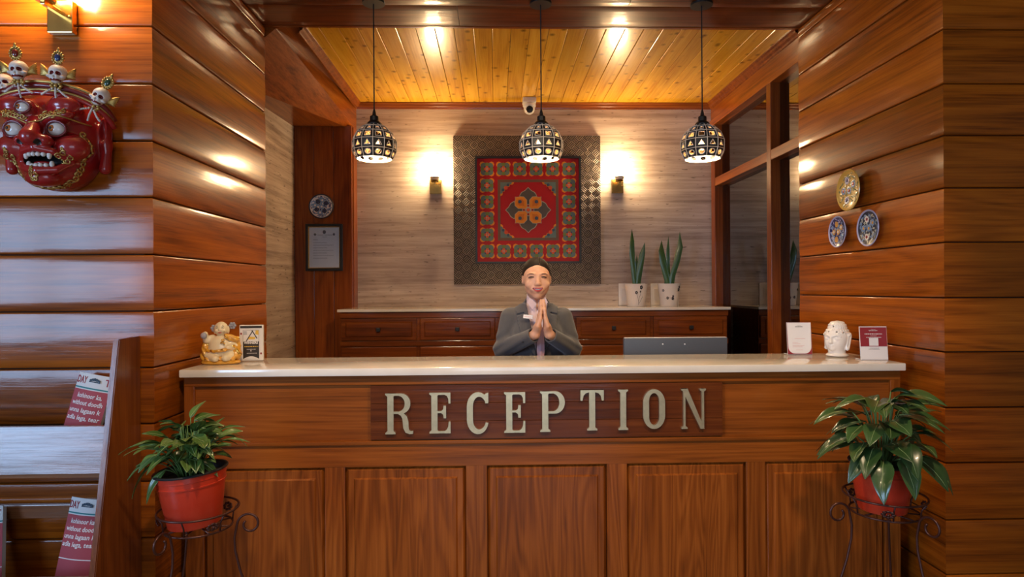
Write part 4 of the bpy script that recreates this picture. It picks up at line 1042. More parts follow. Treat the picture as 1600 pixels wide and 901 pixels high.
def newspaper(x, y, z, w, h, lean, label, title_w, back=0.16):
    """folded newspaper standing on a shelf, leaning sideways and back, front curved"""
    t = thing('newspaper', label, 'newspaper', (x, y, z), (-back, lean, 0), 'newspapers in the rack')
    def cv(u): return -0.012*math.sin(PI*min(1, max(0, u)))
    def sheet(name, v0, v1, mat, off, th=0.006):
        m = MB(); n = 10
        front = lambda i, v: (-w/2+w*i/n, cv(i/n)+off, v)
        vs = [front(i, v) for v in (v0, v1) for i in range(n+1)] + [(p[0], p[1]+th, p[2]) for p in [front(i, v) for v in (v0, v1) for i in range(n+1)]]
        k = n+1; fs = []
        for i in range(n):
            fs += [(i, i+1, k+i+1, k+i), (2*k+i+1, 2*k+i, 3*k+i, 3*k+i+1), (i+1, i, 2*k+i, 2*k+i+1), (k+i, k+i+1, 3*k+i+1, 3*k+i)]
        fs += [(0, k, 3*k, 2*k), (k+n, n, 2*k+n, 3*k+n)]
        return m.add(vs, fs).build(name, mat, t, smooth=AUTO)
    sheet('inner_pages', 0.0, h*0.985, 'news_paper', 0.004, 0.012); sheet('front_page', 0.0, h, 'news_paper', 0.0, 0.004)
    sheet('red_panel', 0.0, h-0.058, 'news_pink', -0.0006, 0.0006); sheet('teal_rule', h-0.054, h-0.049, 'news_teal', -0.0006, 0.0006)
    def put(s, size, mat, px, pz, width=None, bold=0.0, shear=0.0, name='lettering'):
        me = text_mesh(s, size, mat, bold, shear, width)
        if not len(me.vertices): return
        for v in me.vertices: v.co.y += cv((v.co.x+px+w/2)/w) - 0.0011
        link(name, me, t, (px, 0, pz))
    put('DAY', 0.036, 'news_logo', -w*0.49, h-0.036, w*0.31, 0.0005)
    em = MB()
    for k in range(7): em.ball((0.0055*(k-3), 0, 0.004*math.cos((k-3)*0.5)), (0.0034, 0.0006, 0.0060-0.0006*abs(k-3)), 8, 5)
    for k in range(9): em.ball((0.0045*(k-4), 0, -0.005), (0.0025, 0.0006, 0.0020), 6, 4)
    em.build('crest', 'news_ink', t, (w*0.05, cv(0.55)-0.0008, h-0.022), smooth=True)
    put('T', 0.036, 'news_logo', w*0.33, h-0.036, w*0.13, 0.0005)
    for i, ln in enumerate(('kohinoor ka,', 'without doodh', 'unna lagaan k', 'adla lega, tear')):
        put(ln, 0.0235, 'news_white', -w*(0.34, 0.44, 0.46, 0.47)[i], h-0.086-0.0262*i, w*(0.70, 0.86, 0.88, 0.92)[i], 0.0003, 0.12)
    sheet('lower_rule', h-0.208, h-0.205, 'news_white', -0.0012, 0.0005)
    return t
newspaper(-1.507, 2.262, 0.8285, 0.124, 0.308, 0.20, 'folded red newspaper in the upper tier of the rack', 1)
newspaper(-1.500, 2.225, 0.3435, 0.122, 0.352, 0.12, 'folded red newspaper in the lower tier of the rack, fully in view', 1)
newspaper(-1.784, 2.225, 0.3425, 0.118, 0.325, -0.10, 'folded newspaper at the left photo edge in the lower tier, only its corner showing', 1)

# ------------------------------------------------------------------ laughing figurine
M['resin_cream'] = plain('cream_resin', (0.72, 0.60, 0.40), 0.28, coat=0.5, noise=0.08); M['resin_amber'] = plain('amber_resin', (0.62, 0.30, 0.035), 0.25, coat=0.6, noise=0.35, nscale=45)
M['resin_gold'] = plain('gilt', (0.75, 0.45, 0.10), 0.2, metal=0.8); M['petal_grey'] = plain('grey_petal', (0.30, 0.30, 0.36), 0.4)
M['ink'] = plain('ink', (0.02, 0.015, 0.02), 0.5); M['lip'] = plain('painted_lip', (0.45, 0.06, 0.05), 0.4)
def laughing():
    t = thing('buddha_figurine', 'cream and amber laughing Buddha figurine at the left end of the countertop', 'figurine', (-1.170, 2.70, CT+0.0005), (0, 0, 0.12))
    m = MB(); m.lathe([(0.070, 0.0), (0.078, 0.003), (0.080, 0.009), (0.074, 0.015), (0.066, 0.016)], 28); m.xf(Matrix.Diagonal((1.0, 0.62, 1.0, 1.0))); m.build('base', 'resin_amber', t, smooth=AUTO)
    def body(p):
        d = U(s_ell(p, (0, 0, 0.060), (0.052, 0.040, 0.040)), s_ell(p, (0.0, -0.004, 0.088), (0.042, 0.034, 0.034)), k=0.02)
        d = U(d, s_ell(p, (0.002, -0.004, 0.150), (0.0265, 0.026, 0.029)), s_ell(p, (0.003, -0.010, 0.139), (0.024, 0.020, 0.017)), k=0.008)
        d = U(d, s_ell(p, (0.004, -0.030, 0.147), (0.005, 0.007, 0.005)), k=0.004)
        for s in (-1, 1):
            d = U(d, s_ell(p, (0.002+s*0.027, 0.002, 0.143), (0.005, 0.008, 0.016)), k=0.005)
            d = U(d, s_ell(p, (0.003+s*0.013, -0.026, 0.142), (0.008, 0.007, 0.006)), k=0.005)
        d = U(d, s_cap(p, (-0.045, -0.01, 0.035), (-0.01, -0.045, 0.026), 0.020, 0.015), s_cap(p, (0.045, -0.01, 0.035), (0.030, -0.042, 0.028), 0.022, 0.016), k=0.012)
        d = U(d, s_cap(p, (-0.036, 0.0, 0.108), (-0.056, -0.008, 0.102), 0.016, 0.013), s_cap(p, (-0.056, -0.008, 0.102), (-0.058, -0.018, 0.128), 0.012, 0.011), k=0.010)
        d = U(d, s_cap(p, (0.036, 0.0, 0.105), (0.056, -0.010, 0.075), 0.016, 0.013), s_cap(p, (0.056, -0.010, 0.075), (0.038, -0.035, 0.070), 0.013, 0.010), k=0.010)
        return np.maximum(d, 0.014-p[2])
    link('body', sdf_mesh('body', body, (-0.09, -0.08, 0.0), (0.09, 0.06, 0.19), 0.0022, 'resin_cream'), t)
    def robe(p):
        d = U(s_cap(p, (-0.058, 0.004, 0.095), (-0.062, -0.004, 0.030), 0.016, 0.020), s_cap(p, (0.058, 0.004, 0.100), (0.064, -0.004, 0.035), 0.018, 0.020), k=0.01)
        d = U(d, s_cap(p, (0.030, -0.026, 0.118), (0.062, -0.012, 0.105), 0.011, 0.015), s_chain(p, [(-0.048, -0.022, 0.060), (-0.01, -0.042, 0.056), (0.03, -0.040, 0.062), (0.058, -0.018, 0.078)], [0.007, 0.006, 0.007, 0.008]), k=0.008)
        d = U(d, s_ell(p, (0, 0.028, 0.065), (0.062, 0.020, 0.055)), s_cap(p, (-0.050, -0.03, 0.022), (0.055, -0.028, 0.022), 0.010, 0.011), k=0.012)
        d = d + 0.0022*np.sin(p[2]*190 + p[0]*110)*np.cos(p[0]*150)
        return np.maximum(d, 0.014-p[2])
    link('robe', sdf_mesh('robe', robe, (-0.10, -0.08, 0.0), (0.10, 0.06, 0.14), 0.0022, ['resin_amber', 'resin_gold'], lambda p: ((np.sin(p[0]*130+p[2]*90) > 0.75)).astype(float)), t)
    MB().ball((-0.060, -0.030, 0.122), (0.013, 0.010, 0.014), 12, 8).build('peach', 'petal_grey', t, smooth=True)
    m = MB()
    for a, b in ((0.018, -0.004), (0.024, -0.002), (0.030, -0.006), (0.021, 0.003), (0.027, 0.004)): m.ball((a-0.005, -0.043+0.002*abs(a-0.02)*100*0.3, 0.098+b*1.5), 0.0042, 8, 6)
    m.build('gilt_flower', 'resin_gold', t, smooth=True)
    for cx, cz in ((-0.034, 0.150), (0.040, 0.160)):
        m = MB()
        for k in range(6): a = 2*PI*k/6; m.ball((cx+0.010*math.cos(a), 0.022, cz+0.010*math.sin(a)), (0.0065, 0.004, 0.0065), 8, 6)
        m.ball((cx, 0.018, cz), 0.005, 8, 6); m.build('back_flower', 'petal_grey', t, smooth=True)
    m = MB()
    for s in (-1, 1): m.tube([(0.004+s*0.010+0.005*(u-1), -0.0295+0.001*abs(u-1), 0.1525+0.0022*math.sin(PI*u/2)) for u in (0, 0.5, 1, 1.5, 2)], 0.0008, 5); m.tube([(0.004+s*0.010+0.006*(u-1), -0.0265, 0.160+0.002*math.sin(PI*u/2)) for u in (0, 0.5, 1, 1.5, 2)], 0.0006, 5)
    m.build('eye_lines', 'ink', t)
    MB().ball((0.004, -0.0300, 0.1335), (0.0075, 0.003, 0.0028), 10, 6).build('lips', 'lip', t, smooth=True)
laughing()

# ------------------------------------------------------------------ white ceramic head
M['ceramic'] = plain('white_glaze', (0.74, 0.70, 0.66), 0.18, coat=0.6)
def buddha_head():
    t = thing('ceramic_head', 'white glazed Buddha head oil burner on the right of the countertop', 'ornament', (1.540, 2.785, CT+0.0005), (0, 0, -0.95)); t.scale = (0.93, 0.93, 1.02)
    def fn(p):
        d = U(s_ell(p, (0, 0.004, 0.088), (0.056, 0.060, 0.050)), s_ell(p, (0, -0.012, 0.058), (0.046, 0.046, 0.044)), k=0.02)
        d = U(d, s_cap(p, (0, 0.0, 0.0), (0, 0.0, 0.04), 0.040, 0.038), k=0.012)
        d = U(d, s_ell(p, (0, 0.004, 0.128), (0.040, 0.042, 0.028)), k=0.006)
        d = U(d, s_cap(p, (0, -0.054, 0.088), (0, -0.064, 0.064), 0.0045, 0.008), k=0.010)
        d = U(d, s_ell(p, (0, -0.050, 0.036), (0.012, 0.010, 0.010)), k=0.010)
        d = U(d, s_ell(p, (0, -0.056, 0.050), (0.014, 0.006, 0.0035)), s_ell(p, (0, -0.055, 0.0445), (0.010, 0.006, 0.0035)), k=0.004)
        for s in (-1, 1):
            d = smax(d, -s_ell(p, (s*0.022, -0.062, 0.079), (0.015, 0.012, 0.008)), 0.010)
            d = U(d, s_ell(p, (s*0.022, -0.046, 0.077), (0.013, 0.009, 0.0065)), k=0.004)
            d = U(d, s_chain(p, [(s*0.006, -0.057, 0.088), (s*0.022, -0.054, 0.094), (s*0.038, -0.042, 0.088)], [0.003, 0.003, 0.002]), k=0.005)
            e = smax(s_cap(p, (s*0.055, 0.004, 0.092), (s*0.050, -0.004, 0.036), 0.012, 0.010), -s_cap(p, (s*0.068, -0.006, 0.085), (s*0.062, -0.010, 0.045), 0.008), 0.004)
            d = U(d, e, k=0.005)
        hair = (p[2] > 0.098 + 0.35*(-p[1]-0.03)*(p[1] < 0)) | ((p[1] > 0.012) & (p[2] > 0.05))
        cu = 0.0026*(0.5+0.5*np.cos(np.arctan2(p[0], -p[1])*22))*(0.5+0.5*np.cos(p[2]*2*PI/0.0115))
        d = np.where(hair, d - cu, d)
        for x, z in ((-0.018, 0.110), (0.020, 0.110), (0.0, 0.134), (0.043, 0.108)):
            d = smax(d, -s_cap(p, (x, -0.10, z), (x, 0.0, z-0.004), 0.0032), 0.001)
        return np.maximum(d, -p[2])
    link('head', sdf_mesh('head', fn, (-0.08, -0.08, -0.01), (0.08, 0.075, 0.165), 0.0017, 'ceramic'), t)
    m = MB(); m.lathe([(0.044, 0.0), (0.050, 0.002), (0.051, 0.006), (0.046, 0.010), (0.040, 0.014)], 30); m.build('foot_ring', 'ceramic', t, smooth=AUTO)
buddha_head()

# ------------------------------------------------------------------ cards on the countertop
M['card_white'] = plain('card_white', (0.72, 0.70, 0.70), 0.35); M['card_maroon'] = plain('card_maroon', (0.26, 0.022, 0.032), 0.35, coat=0.3); M['card_black'] = plain('card_black', (0.03, 0.025, 0.022), 0.4)
M['card_pink'] = plain('card_pink', (0.62, 0.36, 0.36), 0.5); M['acrylic'] = plain('acrylic', (0.62, 0.62, 0.64), 0.08, coat=0.6)
def text_line(parent, s, size, mat, x, z, y, width=None, bold=0.0, align='CENTER', name='lettering'):
    me = text_mesh(s, size, mat, bold, 0.0, width, align); return link(name, me, parent, (x, y, z))
def bars(parent, rows, mat, y, name='fine_print'):
    """illegible small print: broken strokes"""
    m = MB(); rnd = random.Random(3)
    for x0, x1, z, h in rows:
        x = x0
        while x < x1:
            l = rnd.uniform(0.6, 2.2)*h*1.2; m.box(x, min(x+l, x1), y-0.0003, y, z, z+h); x += l + h*0.6
    return m.build(name, mat, parent)
def card_stand(label, loc, w, h, rz, tilt=0.10):
    t = thing('card_stand', label, 'sign', loc, (0, 0, rz))
    m = MB(); m.box(-w/2, w/2, 0.0, 0.0022, 0.0, h); m.xf(Matrix.Rotation(-tilt, 4, 'X')); m.build('acrylic_back', 'acrylic', t)
    m = MB(); m.box(-w/2, w/2, 0.0, 0.045, 0.0005, 0.003); m.build('foot', 'acrylic', t)
    face = link('card', None, t, (0, -0.0006, 0.0), (-tilt, 0, 0))
    return t
def tilted(t, w, h, tilt):
    f = [c for c in t.children if c.name.startswith('card')][0]
    return f
def qr_card_white():
    w, h = 0.112, 0.148
    t = card_stand('white card stand with maroon lower corners beside the ceramic head', (1.405, 2.855, CT+0.0005), w, h, -0.06)
    f = tilted(t, w, h, 0.1); bpy.data.objects.remove(f)
    k = 0.10
    m = MB(); m.box(-w/2+0.001, w/2-0.001, -0.0012, -0.0002, 0.001, h-0.001); c = m.build('card', 'card_maroon', t, (0, 0, 0), (-k, 0, 0))
    r = 0.030; poly = [(-w/2+0.002, h-0.002)] + [(-w/2+0.004+r*(1-math.cos(a)), 0.004+r*(1-math.sin(a))) for a in [PI/2*i/6 for i in range(7)]] + [(w/2-0.004-r*(1-math.cos(a)), 0.004+r*(1-math.sin(a))) for a in [PI/2*i/6 for i in range(6, -1, -1)]] + [(w/2-0.002, h-0.002)]
    MB().prism(poly, -0.0022, -0.0013).build('white_field', 'card_white', c)
    logo(c, 0, h-0.020, -0.0024, 0.034, 'card_black')
    bars(c, [(-0.022, 0.026, 0.072, 0.0022), (-0.032, -0.008, 0.054, 0.0018), (-0.032, 0.004, 0.048, 0.0018), (-0.032, 0.020, 0.040, 0.0018), (-0.032, 0.012, 0.034, 0.0018), (-0.018, 0.014, 0.020, 0.0018)], 'card_pink', -0.0023)
    return t
def logo(parent, x, z, y, w, mat):
    """small flowing word mark"""
    m = MB(); n = 30
    m.tube([(x-w/2+w*i/n, y, z+0.0026*math.sin(i*1.5)*(0.6+0.4*math.sin(i*0.6))) for i in range(n+1)], 0.0009, 4)
    m.tube([(x-w/2+w*i/8, y, z+0.005+0.001*math.sin(i)) for i in range(2, 7)], 0.0006, 4)
    m.build('logo', mat, parent)
def qr_card_maroon():
    w, h = 0.114, 0.142
    t = thing('card_stand', 'maroon and white card stand at the right end of the countertop', 'sign', (1.610, 2.620, CT+0.0005), (0, 0, -0.08))
    k = 0.10
    m = MB(); m.box(-w/2, w/2, 0.0, 0.0022, 0.0, h); m.build('acrylic_back', 'acrylic', t, (0, 0, 0), (-k, 0, 0)); MB().box(-w/2, w/2, 0.0, 0.045, 0.0005, 0.003).build('foot', 'acrylic', t)
    c = MB().box(-w/2+0.001, w/2-0.001, -0.0012, -0.0002, 0.001, h-0.001).build('card', 'card_white', t, (0, 0, 0), (-k, 0, 0))
    MB().box(-w/2+0.002, w/2-0.002, -0.0020, -0.0013, h*0.40, h-0.004).build('maroon_field', 'card_maroon', c)
    logo(c, 0, h-0.018, -0.0023, 0.036, 'card_white')
    bars(c, [(-0.036, 0.036, h-0.034, 0.0034), (-0.013, 0.013, h-0.041, 0.0014), (-0.030, 0.032, h-0.048, 0.0022)], 'card_white', -0.0022)
    MB().box(-0.019, 0.019, -0.0026, -0.0021, h*0.42, h*0.655).build('white_square', 'card_white', c)
    bars(c, [(-0.016, 0.020, h*0.345, 0.0016), (-0.022, 0.024, h*0.315, 0.0012)], 'card_black', -0.0015)
    return t
qr_card_white(); qr_card_maroon()
def award():
    w, h, dp = 0.100, 0.158, 0.022
    t = thing('award_plaque', 'white framed black award plaque headed WINNERS beside the laughing figurine', 'plaque', (-1.082, 2.80, CT+0.0005), (0, 0, 0.10))
    MB().bbox(-w/2, w/2, 0.0, dp, 0.0, h, 0.003).build('block', 'card_white', t)
    MB().box(-w/2+0.004, w/2-0.004, -0.0008, 0.0002, h-0.014, h-0.004).build('top_strip', 'card_black', t)
    x0, x1 = -0.034, 0.034
    f = MB().box(x0, x1, -0.0010, 0.0002, 0.006, h*0.86).build('black_field', 'card_black', t)
    M['aw_yellow'] = plain('award_yellow', (0.70, 0.45, 0.06), 0.4); M['aw_grey'] = plain('award_grey', (0.45, 0.45, 0.48), 0.4)
    MB().box(x0+0.001, x1-0.001, -0.0016, -0.0011, h*0.54, h*0.855).build('picture', 'card_white', f)
    m = MB(); ribbon(m, [(-0.020, h*0.55), (0.008, h*0.84)], 0.004, -0.0022, -0.0017); ribbon(m, [(0.004, h*0.85), (0.026, h*0.62)], 0.004, -0.0023, -0.0017); m.build('picture_beams', 'card_black', f)
    m = MB(); m.prism([(-0.014, h*0.60), (0.016, h*0.60), (0.020, h*0.66), (-0.010, h*0.68)], -0.0021, -0.0017); m.prism([(0.018, h*0.74), (0.032, h*0.72), (0.032, h*0.85), (0.02, h*0.85)], -0.0021, -0.0017); m.build('picture_lights', 'aw_yellow', f)
    m = MB(); m.prism([(-0.032, h*0.72), (-0.016, h*0.73), (-0.018, h*0.83), (-0.032, h*0.83)], -0.0021, -0.0017); m.build('picture_corner', 'aw_grey', f)
    text_line(f, 'WINNERS', 0.0135, 'card_white', 0, h*0.475, -0.0013, 0.060, 0.0006)
    bars(f, [(-0.028, 0.030, h*0.385, 0.0040)], 'aw_yellow', -0.0012); bars(f, [(-0.018, 0.020, h*0.315, 0.0022), (-0.003, 0.003, h*0.265, 0.004), (-0.018, 0.024, h*0.205, 0.0022)], 'card_white', -0.0012, 'fine_print')
    m = MB(); m.prism([(x0, 0.006)] + [(x1, 0.006)] + [(x1-(x1-x0)*i/10, 0.008+0.012*math.sin(PI*i/10)) for i in range(11)], -0.0016, -0.0011); m.build('arched_foot', 'card_white', f)
    for x, z in ((-0.042, h*0.76), (0.042, h*0.20)): MB().ball((x, -0.0006, z), (0.004, 0.0006, 0.005), 8, 5).build('emblem', 'card_maroon', t)
award()

# ------------------------------------------------------------------ the receptionist
def skin_mat():
    m, nt, b = new_mat('skin')
    tc = N(nt, 'ShaderNodeTexCoord'); n = N(nt, 'ShaderNodeTexNoise'); n.inputs['Scale'].default_value = 35; n.inputs['Detail'].default_value = 3
    nt.links.new(tc.outputs['Object'], n.inputs[0])
    r = ramp(nt, [(0.3, (0.60, 0.31, 0.19)), (0.7, (0.68, 0.37, 0.24))]); nt.links.new(n.outputs[0], r.inputs[0])
    nt.links.new(r.outputs[0], b.inputs['Base Color']); b.inputs['Roughness'].default_value = 0.42
    b.inputs['Subsurface Weight'].default_value = 0.12; b.inputs['Subsurface Radius'].default_value = (0.012, 0.005, 0.003); b.inputs['Subsurface Scale'].default_value = 0.5
    return m
M['skin'] = skin_mat()
M['lipstick'] = plain('lipstick', (0.45, 0.045, 0.05), 0.35); M['mouth'] = plain('mouth_dark', (0.10, 0.015, 0.015), 0.5); M['teeth'] = plain('teeth', (0.86, 0.84, 0.80), 0.25)
M['hair'] = plain('black_brown_hair', (0.014, 0.008, 0.006), 0.6, noise=0.4, nscale=140, spec=0.15)
M['brow'] = plain('brow', (0.10, 0.045, 0.025), 0.7)
M['blouse'] = plain('pale_pink_blouse', (0.66, 0.50, 0.52), 0.7); M['tie'] = plain('pink_scarf', (0.55, 0.33, 0.37), 0.6)
def heather():
    m, nt, b = new_mat('grey_suiting')
    tc = N(nt, 'ShaderNodeTexCoord'); n = N(nt, 'ShaderNodeTexNoise'); n.inputs['Scale'].default_value = 800; n.inputs['Detail'].default_value = 3
    nt.links.new(tc.outputs['Object'], n.inputs[0])
    r = ramp(nt, [(0.3, (0.042, 0.040, 0.044)), (0.7, (0.092, 0.088, 0.093))]); nt.links.new(n.outputs[0], r.inputs[0])
    nt.links.new(r.outputs[0], b.inputs['Base Color']); b.inputs['Roughness'].default_value = 0.85; b.inputs['Sheen Weight'].default_value = 0.25
    return m
M['suit'] = heather(); M['suit_dark'] = plain('dark_button', (0.02, 0.02, 0.022), 0.3); M['shoe'] = plain('black_leather', (0.015, 0.014, 0.014), 0.3)
XH = 0.014                                   # plane where the palms meet
EL = ((-0.178, -0.010, 1.118), (0.182, -0.010, 1.118)); WR = ((XH-0.034, -0.178, 1.206), (XH+0.034, -0.178, 1.206))
SH = ((-0.138, 0.030, 1.280), (0.138, 0.030, 1.280))
def torso(p, g=0.0):
    d = U(s_ell(p, (0, 0.020, 1.165), (0.150+g, 0.098+g, 0.190+g)), s_ell(p, (0, 0.025, 0.90), (0.160+g, 0.105+g, 0.20+g)), k=0.08)
    d = U(d, s_chain(p, [(-0.125, 0.032, 1.284), (-0.05, 0.032, 1.304), (0.05, 0.032, 1.304), (0.125, 0.032, 1.284)], [0.038+g]*4), k=0.05)
    d = U(d, s_cap(p, (0, 0.034, 1.29), (0, 0.030, 1.368), 0.075+g, 0.054+g), k=0.04)
    for s in (-1, 1): d = U(d, s_ell(p, (s*0.062, -0.035, 1.185), (0.062+g, 0.052+g, 0.062+g)), k=0.03)
    return d
def head_fn(p):
    d = U(s_ell(p, (0, 0.020, 1.505), (0.069, 0.088, 0.083)), s_ell(p, (0, -0.022, 1.468), (0.0655, 0.068, 0.082)), k=0.02)
    d = U(d, s_ell(p, (0, -0.026, 1.422), (0.0490, 0.052, 0.038)), s_ell(p, (0, -0.060, 1.3915), (0.016, 0.017, 0.015)), k=0.025)
    for s in (-1, 1):
        d = U(d, s_ell(p, (s*0.037, -0.062, 1.449), (0.024, 0.021, 0.019)), k=0.016)
        d = smax(d, -s_ell(p, (s*0.030, -0.100, 1.4875), (0.019, 0.016, 0.0085)), 0.014)
        d = U(d, s_ell(p, (s*0.030, -0.0735, 1.4865), (0.0165, 0.0115, 0.0085)), k=0.005)
        d = U(d, s_chain(p, [(s*0.014, -0.086, 1.501), (s*0.032, -0.082, 1.506), (s*0.050, -0.066, 1.500)], [0.0015, 0.0015, 0.001]), k=0.016)
        d = U(d, s_ell(p, (s*0.0105, -0.0905, 1.4490), (0.0066, 0.008, 0.0056)), k=0.006)
        ear = smax(s_ell(p, (s*0.0690, 0.008, 1.474), (0.0085, 0.017, 0.0235)), -s_ell(p, (s*0.0760, 0.000, 1.477), (0.005, 0.009, 0.013)), 0.004)
        d = U(d, ear, k=0.006)
        d = smax(d, -s_ball(p, (s*0.006, -0.101, 1.442), 0.0032), 0.003)
    d = U(d, s_cap(p, (0, -0.080, 1.490), (0, -0.0985, 1.4535), 0.0058, 0.0086), k=0.014)
    # open smile
    d = U(d, s_ell(p, (0, -0.078, 1.425), (0.033, 0.015, 0.017)), k=0.014)
    for s in (-1, 1): d = smax(d, -s_chain(p, [(s*0.0165, -0.100, 1.452), (s*0.031, -0.0935, 1.4415), (s*0.039, -0.082, 1.428)], [0.0016, 0.0022, 0.0014]), 0.006)
    return smax(d, -s_ell(p, (0, -0.094, 1.4250+p[0]*p[0]*7.0), (0.0265, 0.014, 0.0062)), 0.003)
def hand_fn(p, s):
    w = WR[0] if s < 0 else WR[1]
    x0 = XH + s*0.020                                    # palm centre plane low down, leaning in towards the tips
    d = s_cap(p, w, (x0+s*0.004, -0.192, 1.238), 0.024, 0.019)
    pal = U(s_cap(p, (x0+s*0.003, -0.174, 1.242), (XH+s*0.0120, -0.180, 1.292), 0.0135, 0.0105), s_cap(p, (x0+s*0.003, -0.192, 1.240), (XH+s*0.0120, -0.198, 1.297), 0.0140, 0.0105), k=0.012)
    pal = U(pal, s_cap(p, (x0+s*0.003, -0.210, 1.242), (XH+s*0.0120, -0.216, 1.294), 0.0135, 0.0100), s_cap(p, (x0+s*0.004, -0.224, 1.250), (XH+s*0.0120, -0.231, 1.285), 0.0110, 0.0095), k=0.012)
    d = U(d, pal, k=0.018)
    for y, zb, L, r in ((-0.178, 1.292, 0.070, 0.0082), (-0.196, 1.297, 0.078, 0.0085), (-0.2135, 1.294, 0.072, 0.0082), (-0.2295, 1.285, 0.057, 0.0072)):
        a = (XH+s*0.0120, y, zb); b = (XH+s*0.0100, y-0.003, zb+L*0.45); c = (XH+s*0.0078, y-0.001, zb+L*0.76); e = (XH+s*0.0066, y+0.003, zb+L-0.004)
        f = s_chain(p, [a, b, c, e], [r*1.08, r, r*0.92, r*0.78], 0.004)
        d = smin(d, f, 0.004)
    th = s_chain(p, [(x0, -0.172, 1.245), (XH+s*0.017, -0.156, 1.272), (XH+s*0.012, -0.152, 1.298), (XH+s*0.009, -0.155, 1.318)], [0.014, 0.0115, 0.0095, 0.0080], 0.004)
    d = smin(d, th, 0.006)
    return smax(d, -(s*(p[0]-XH)) + 0.0004, 0.002)
def body_fn(p):
    d = U(head_fn(p), s_cap(p, (0, 0.018, 1.42), (0, 0.030, 1.31), 0.044, 0.049), k=0.022)
    d = U(d, torso(p, -0.020), k=0.03)
    for i, s in ((0, -1), (1, 1)):
        d = U(d, s_cap(p, SH[i], EL[i], 0.034, 0.030), k=0.02); d = U(d, s_cap(p, EL[i], WR[i], 0.030, 0.0225), k=0.01)
        d = U(d, hand_fn(p, s), k=0.006)
    return np.maximum(d, 0.80-p[2])
def body_paint(p):
    m = np.zeros(len(p[0])); m[(s_ell(p, (0, -0.090, 1.4250+p[0]*p[0]*7.0), (0.0268, 0.0145, 0.0066)) < 0) & (p[1] > -0.090)] = 1
    return m
def vee(z): return np.clip((z-1.055)/(1.36-1.055), 0, 1)*0.058
def blazer_fn(p):
    t = torso(p, 0.0)
    x = np.abs(p[0]); front = p[1] < 0.01
    v = vee(p[2]); w = np.clip((p[2]-1.06)*0.42, 0, 0.058)
    lap = front & (x > v) & (x < v+w) & (p[2] > 1.07) & (p[2] < 1.355)
    notch = (np.abs(p[2]-(1.302-0.25*(x-v-0.03))) < 0.0045) & (x > v+0.018)
    t = np.where(lap & ~notch, t-0.0085, t)
    t = np.where(front & (x < v), t+0.016, t)
    t = np.where(front & (x < 0.002) & (p[2] < 1.06), t+0.004, t)
    t = smax(t, p[2]-(1.398-0.30*np.maximum(0, 0.03-p[1])), 0.004)
    t = smax(t, -s_cap(p, (0, 0.018, 1.42), (0, 0.030, 1.33), 0.0535, 0.0545), 0.004)
    t = np.maximum(t, 0.78-p[2])
    for i, s in ((0, -1), (1, 1)):
        fold = 0.0035*np.sin((p[2]*0.8 + s*p[0]*0.6)*150)*np.exp(-((p[2]-1.14)/0.06)**2)
        a = s_cap(p, SH[i], EL[i], 0.050, 0.044) + fold
        f = s_cap(p, EL[i], WR[i], 0.043, 0.036) + fold*0.7
        dr = (Vector(WR[i])-Vector(EL[i])).normalized()
        cut = (p[0]-WR[i][0])*dr.x + (p[1]-WR[i][1])*dr.y + (p[2]-WR[i][2])*dr.z
        f = smax(f, cut+0.012, 0.003)
        f = smax(f, -np.maximum(s_cap(p, EL[i], WR[i], 0.030, 0.030), -(cut+0.035)), 0.002)
        arm = smin(a, f, 0.020); t = smin(t, arm, 0.016)
    return t
def blouse_fn(p):
    d = torso(p, -0.012)
    d = U(d, s_cap(p, (0, 0.023, 1.385), (0, 0.030, 1.32), 0.0510, 0.058), k=0.01)
    d = np.maximum(d, p[2]-(1.392+0.45*np.minimum(0, p[1]-0.01)+0.25*np.abs(p[0])))
    d = np.where((np.abs(p[0]) < 0.004) & (p[1] < 0), d+0.003, d)
    return np.maximum(d, 0.85-p[2])
def hair_fn(p):
    d = U(s_ell(p, (0, 0.022, 1.508), (0.0735, 0.092, 0.0855)), s_ell(p, (0, 0.055, 1.475), (0.066, 0.060, 0.070)), k=0.02)
    d = smax(d, -s_ell(p, (0, -0.098, 1.469), (0.0585, 0.085, 0.084)), 0.006)
    d = smax(d, -s_ell(p, (0, -0.06, 1.40), (0.095, 0.075, 0.075)), 0.01)
    d = smax(d, -(p[2]-1.43+0.5*np.minimum(0, 0.05-p[1])), 0.01)
    d = U(d, s_ball(p, (0, 0.118, 1.500), 0.036), k=0.012)
    d = np.where((np.abs(p[0]-0.013) < 0.0016) & (p[2] > 1.55) & (p[1] < 0.05), d+0.0035, d)
    return d
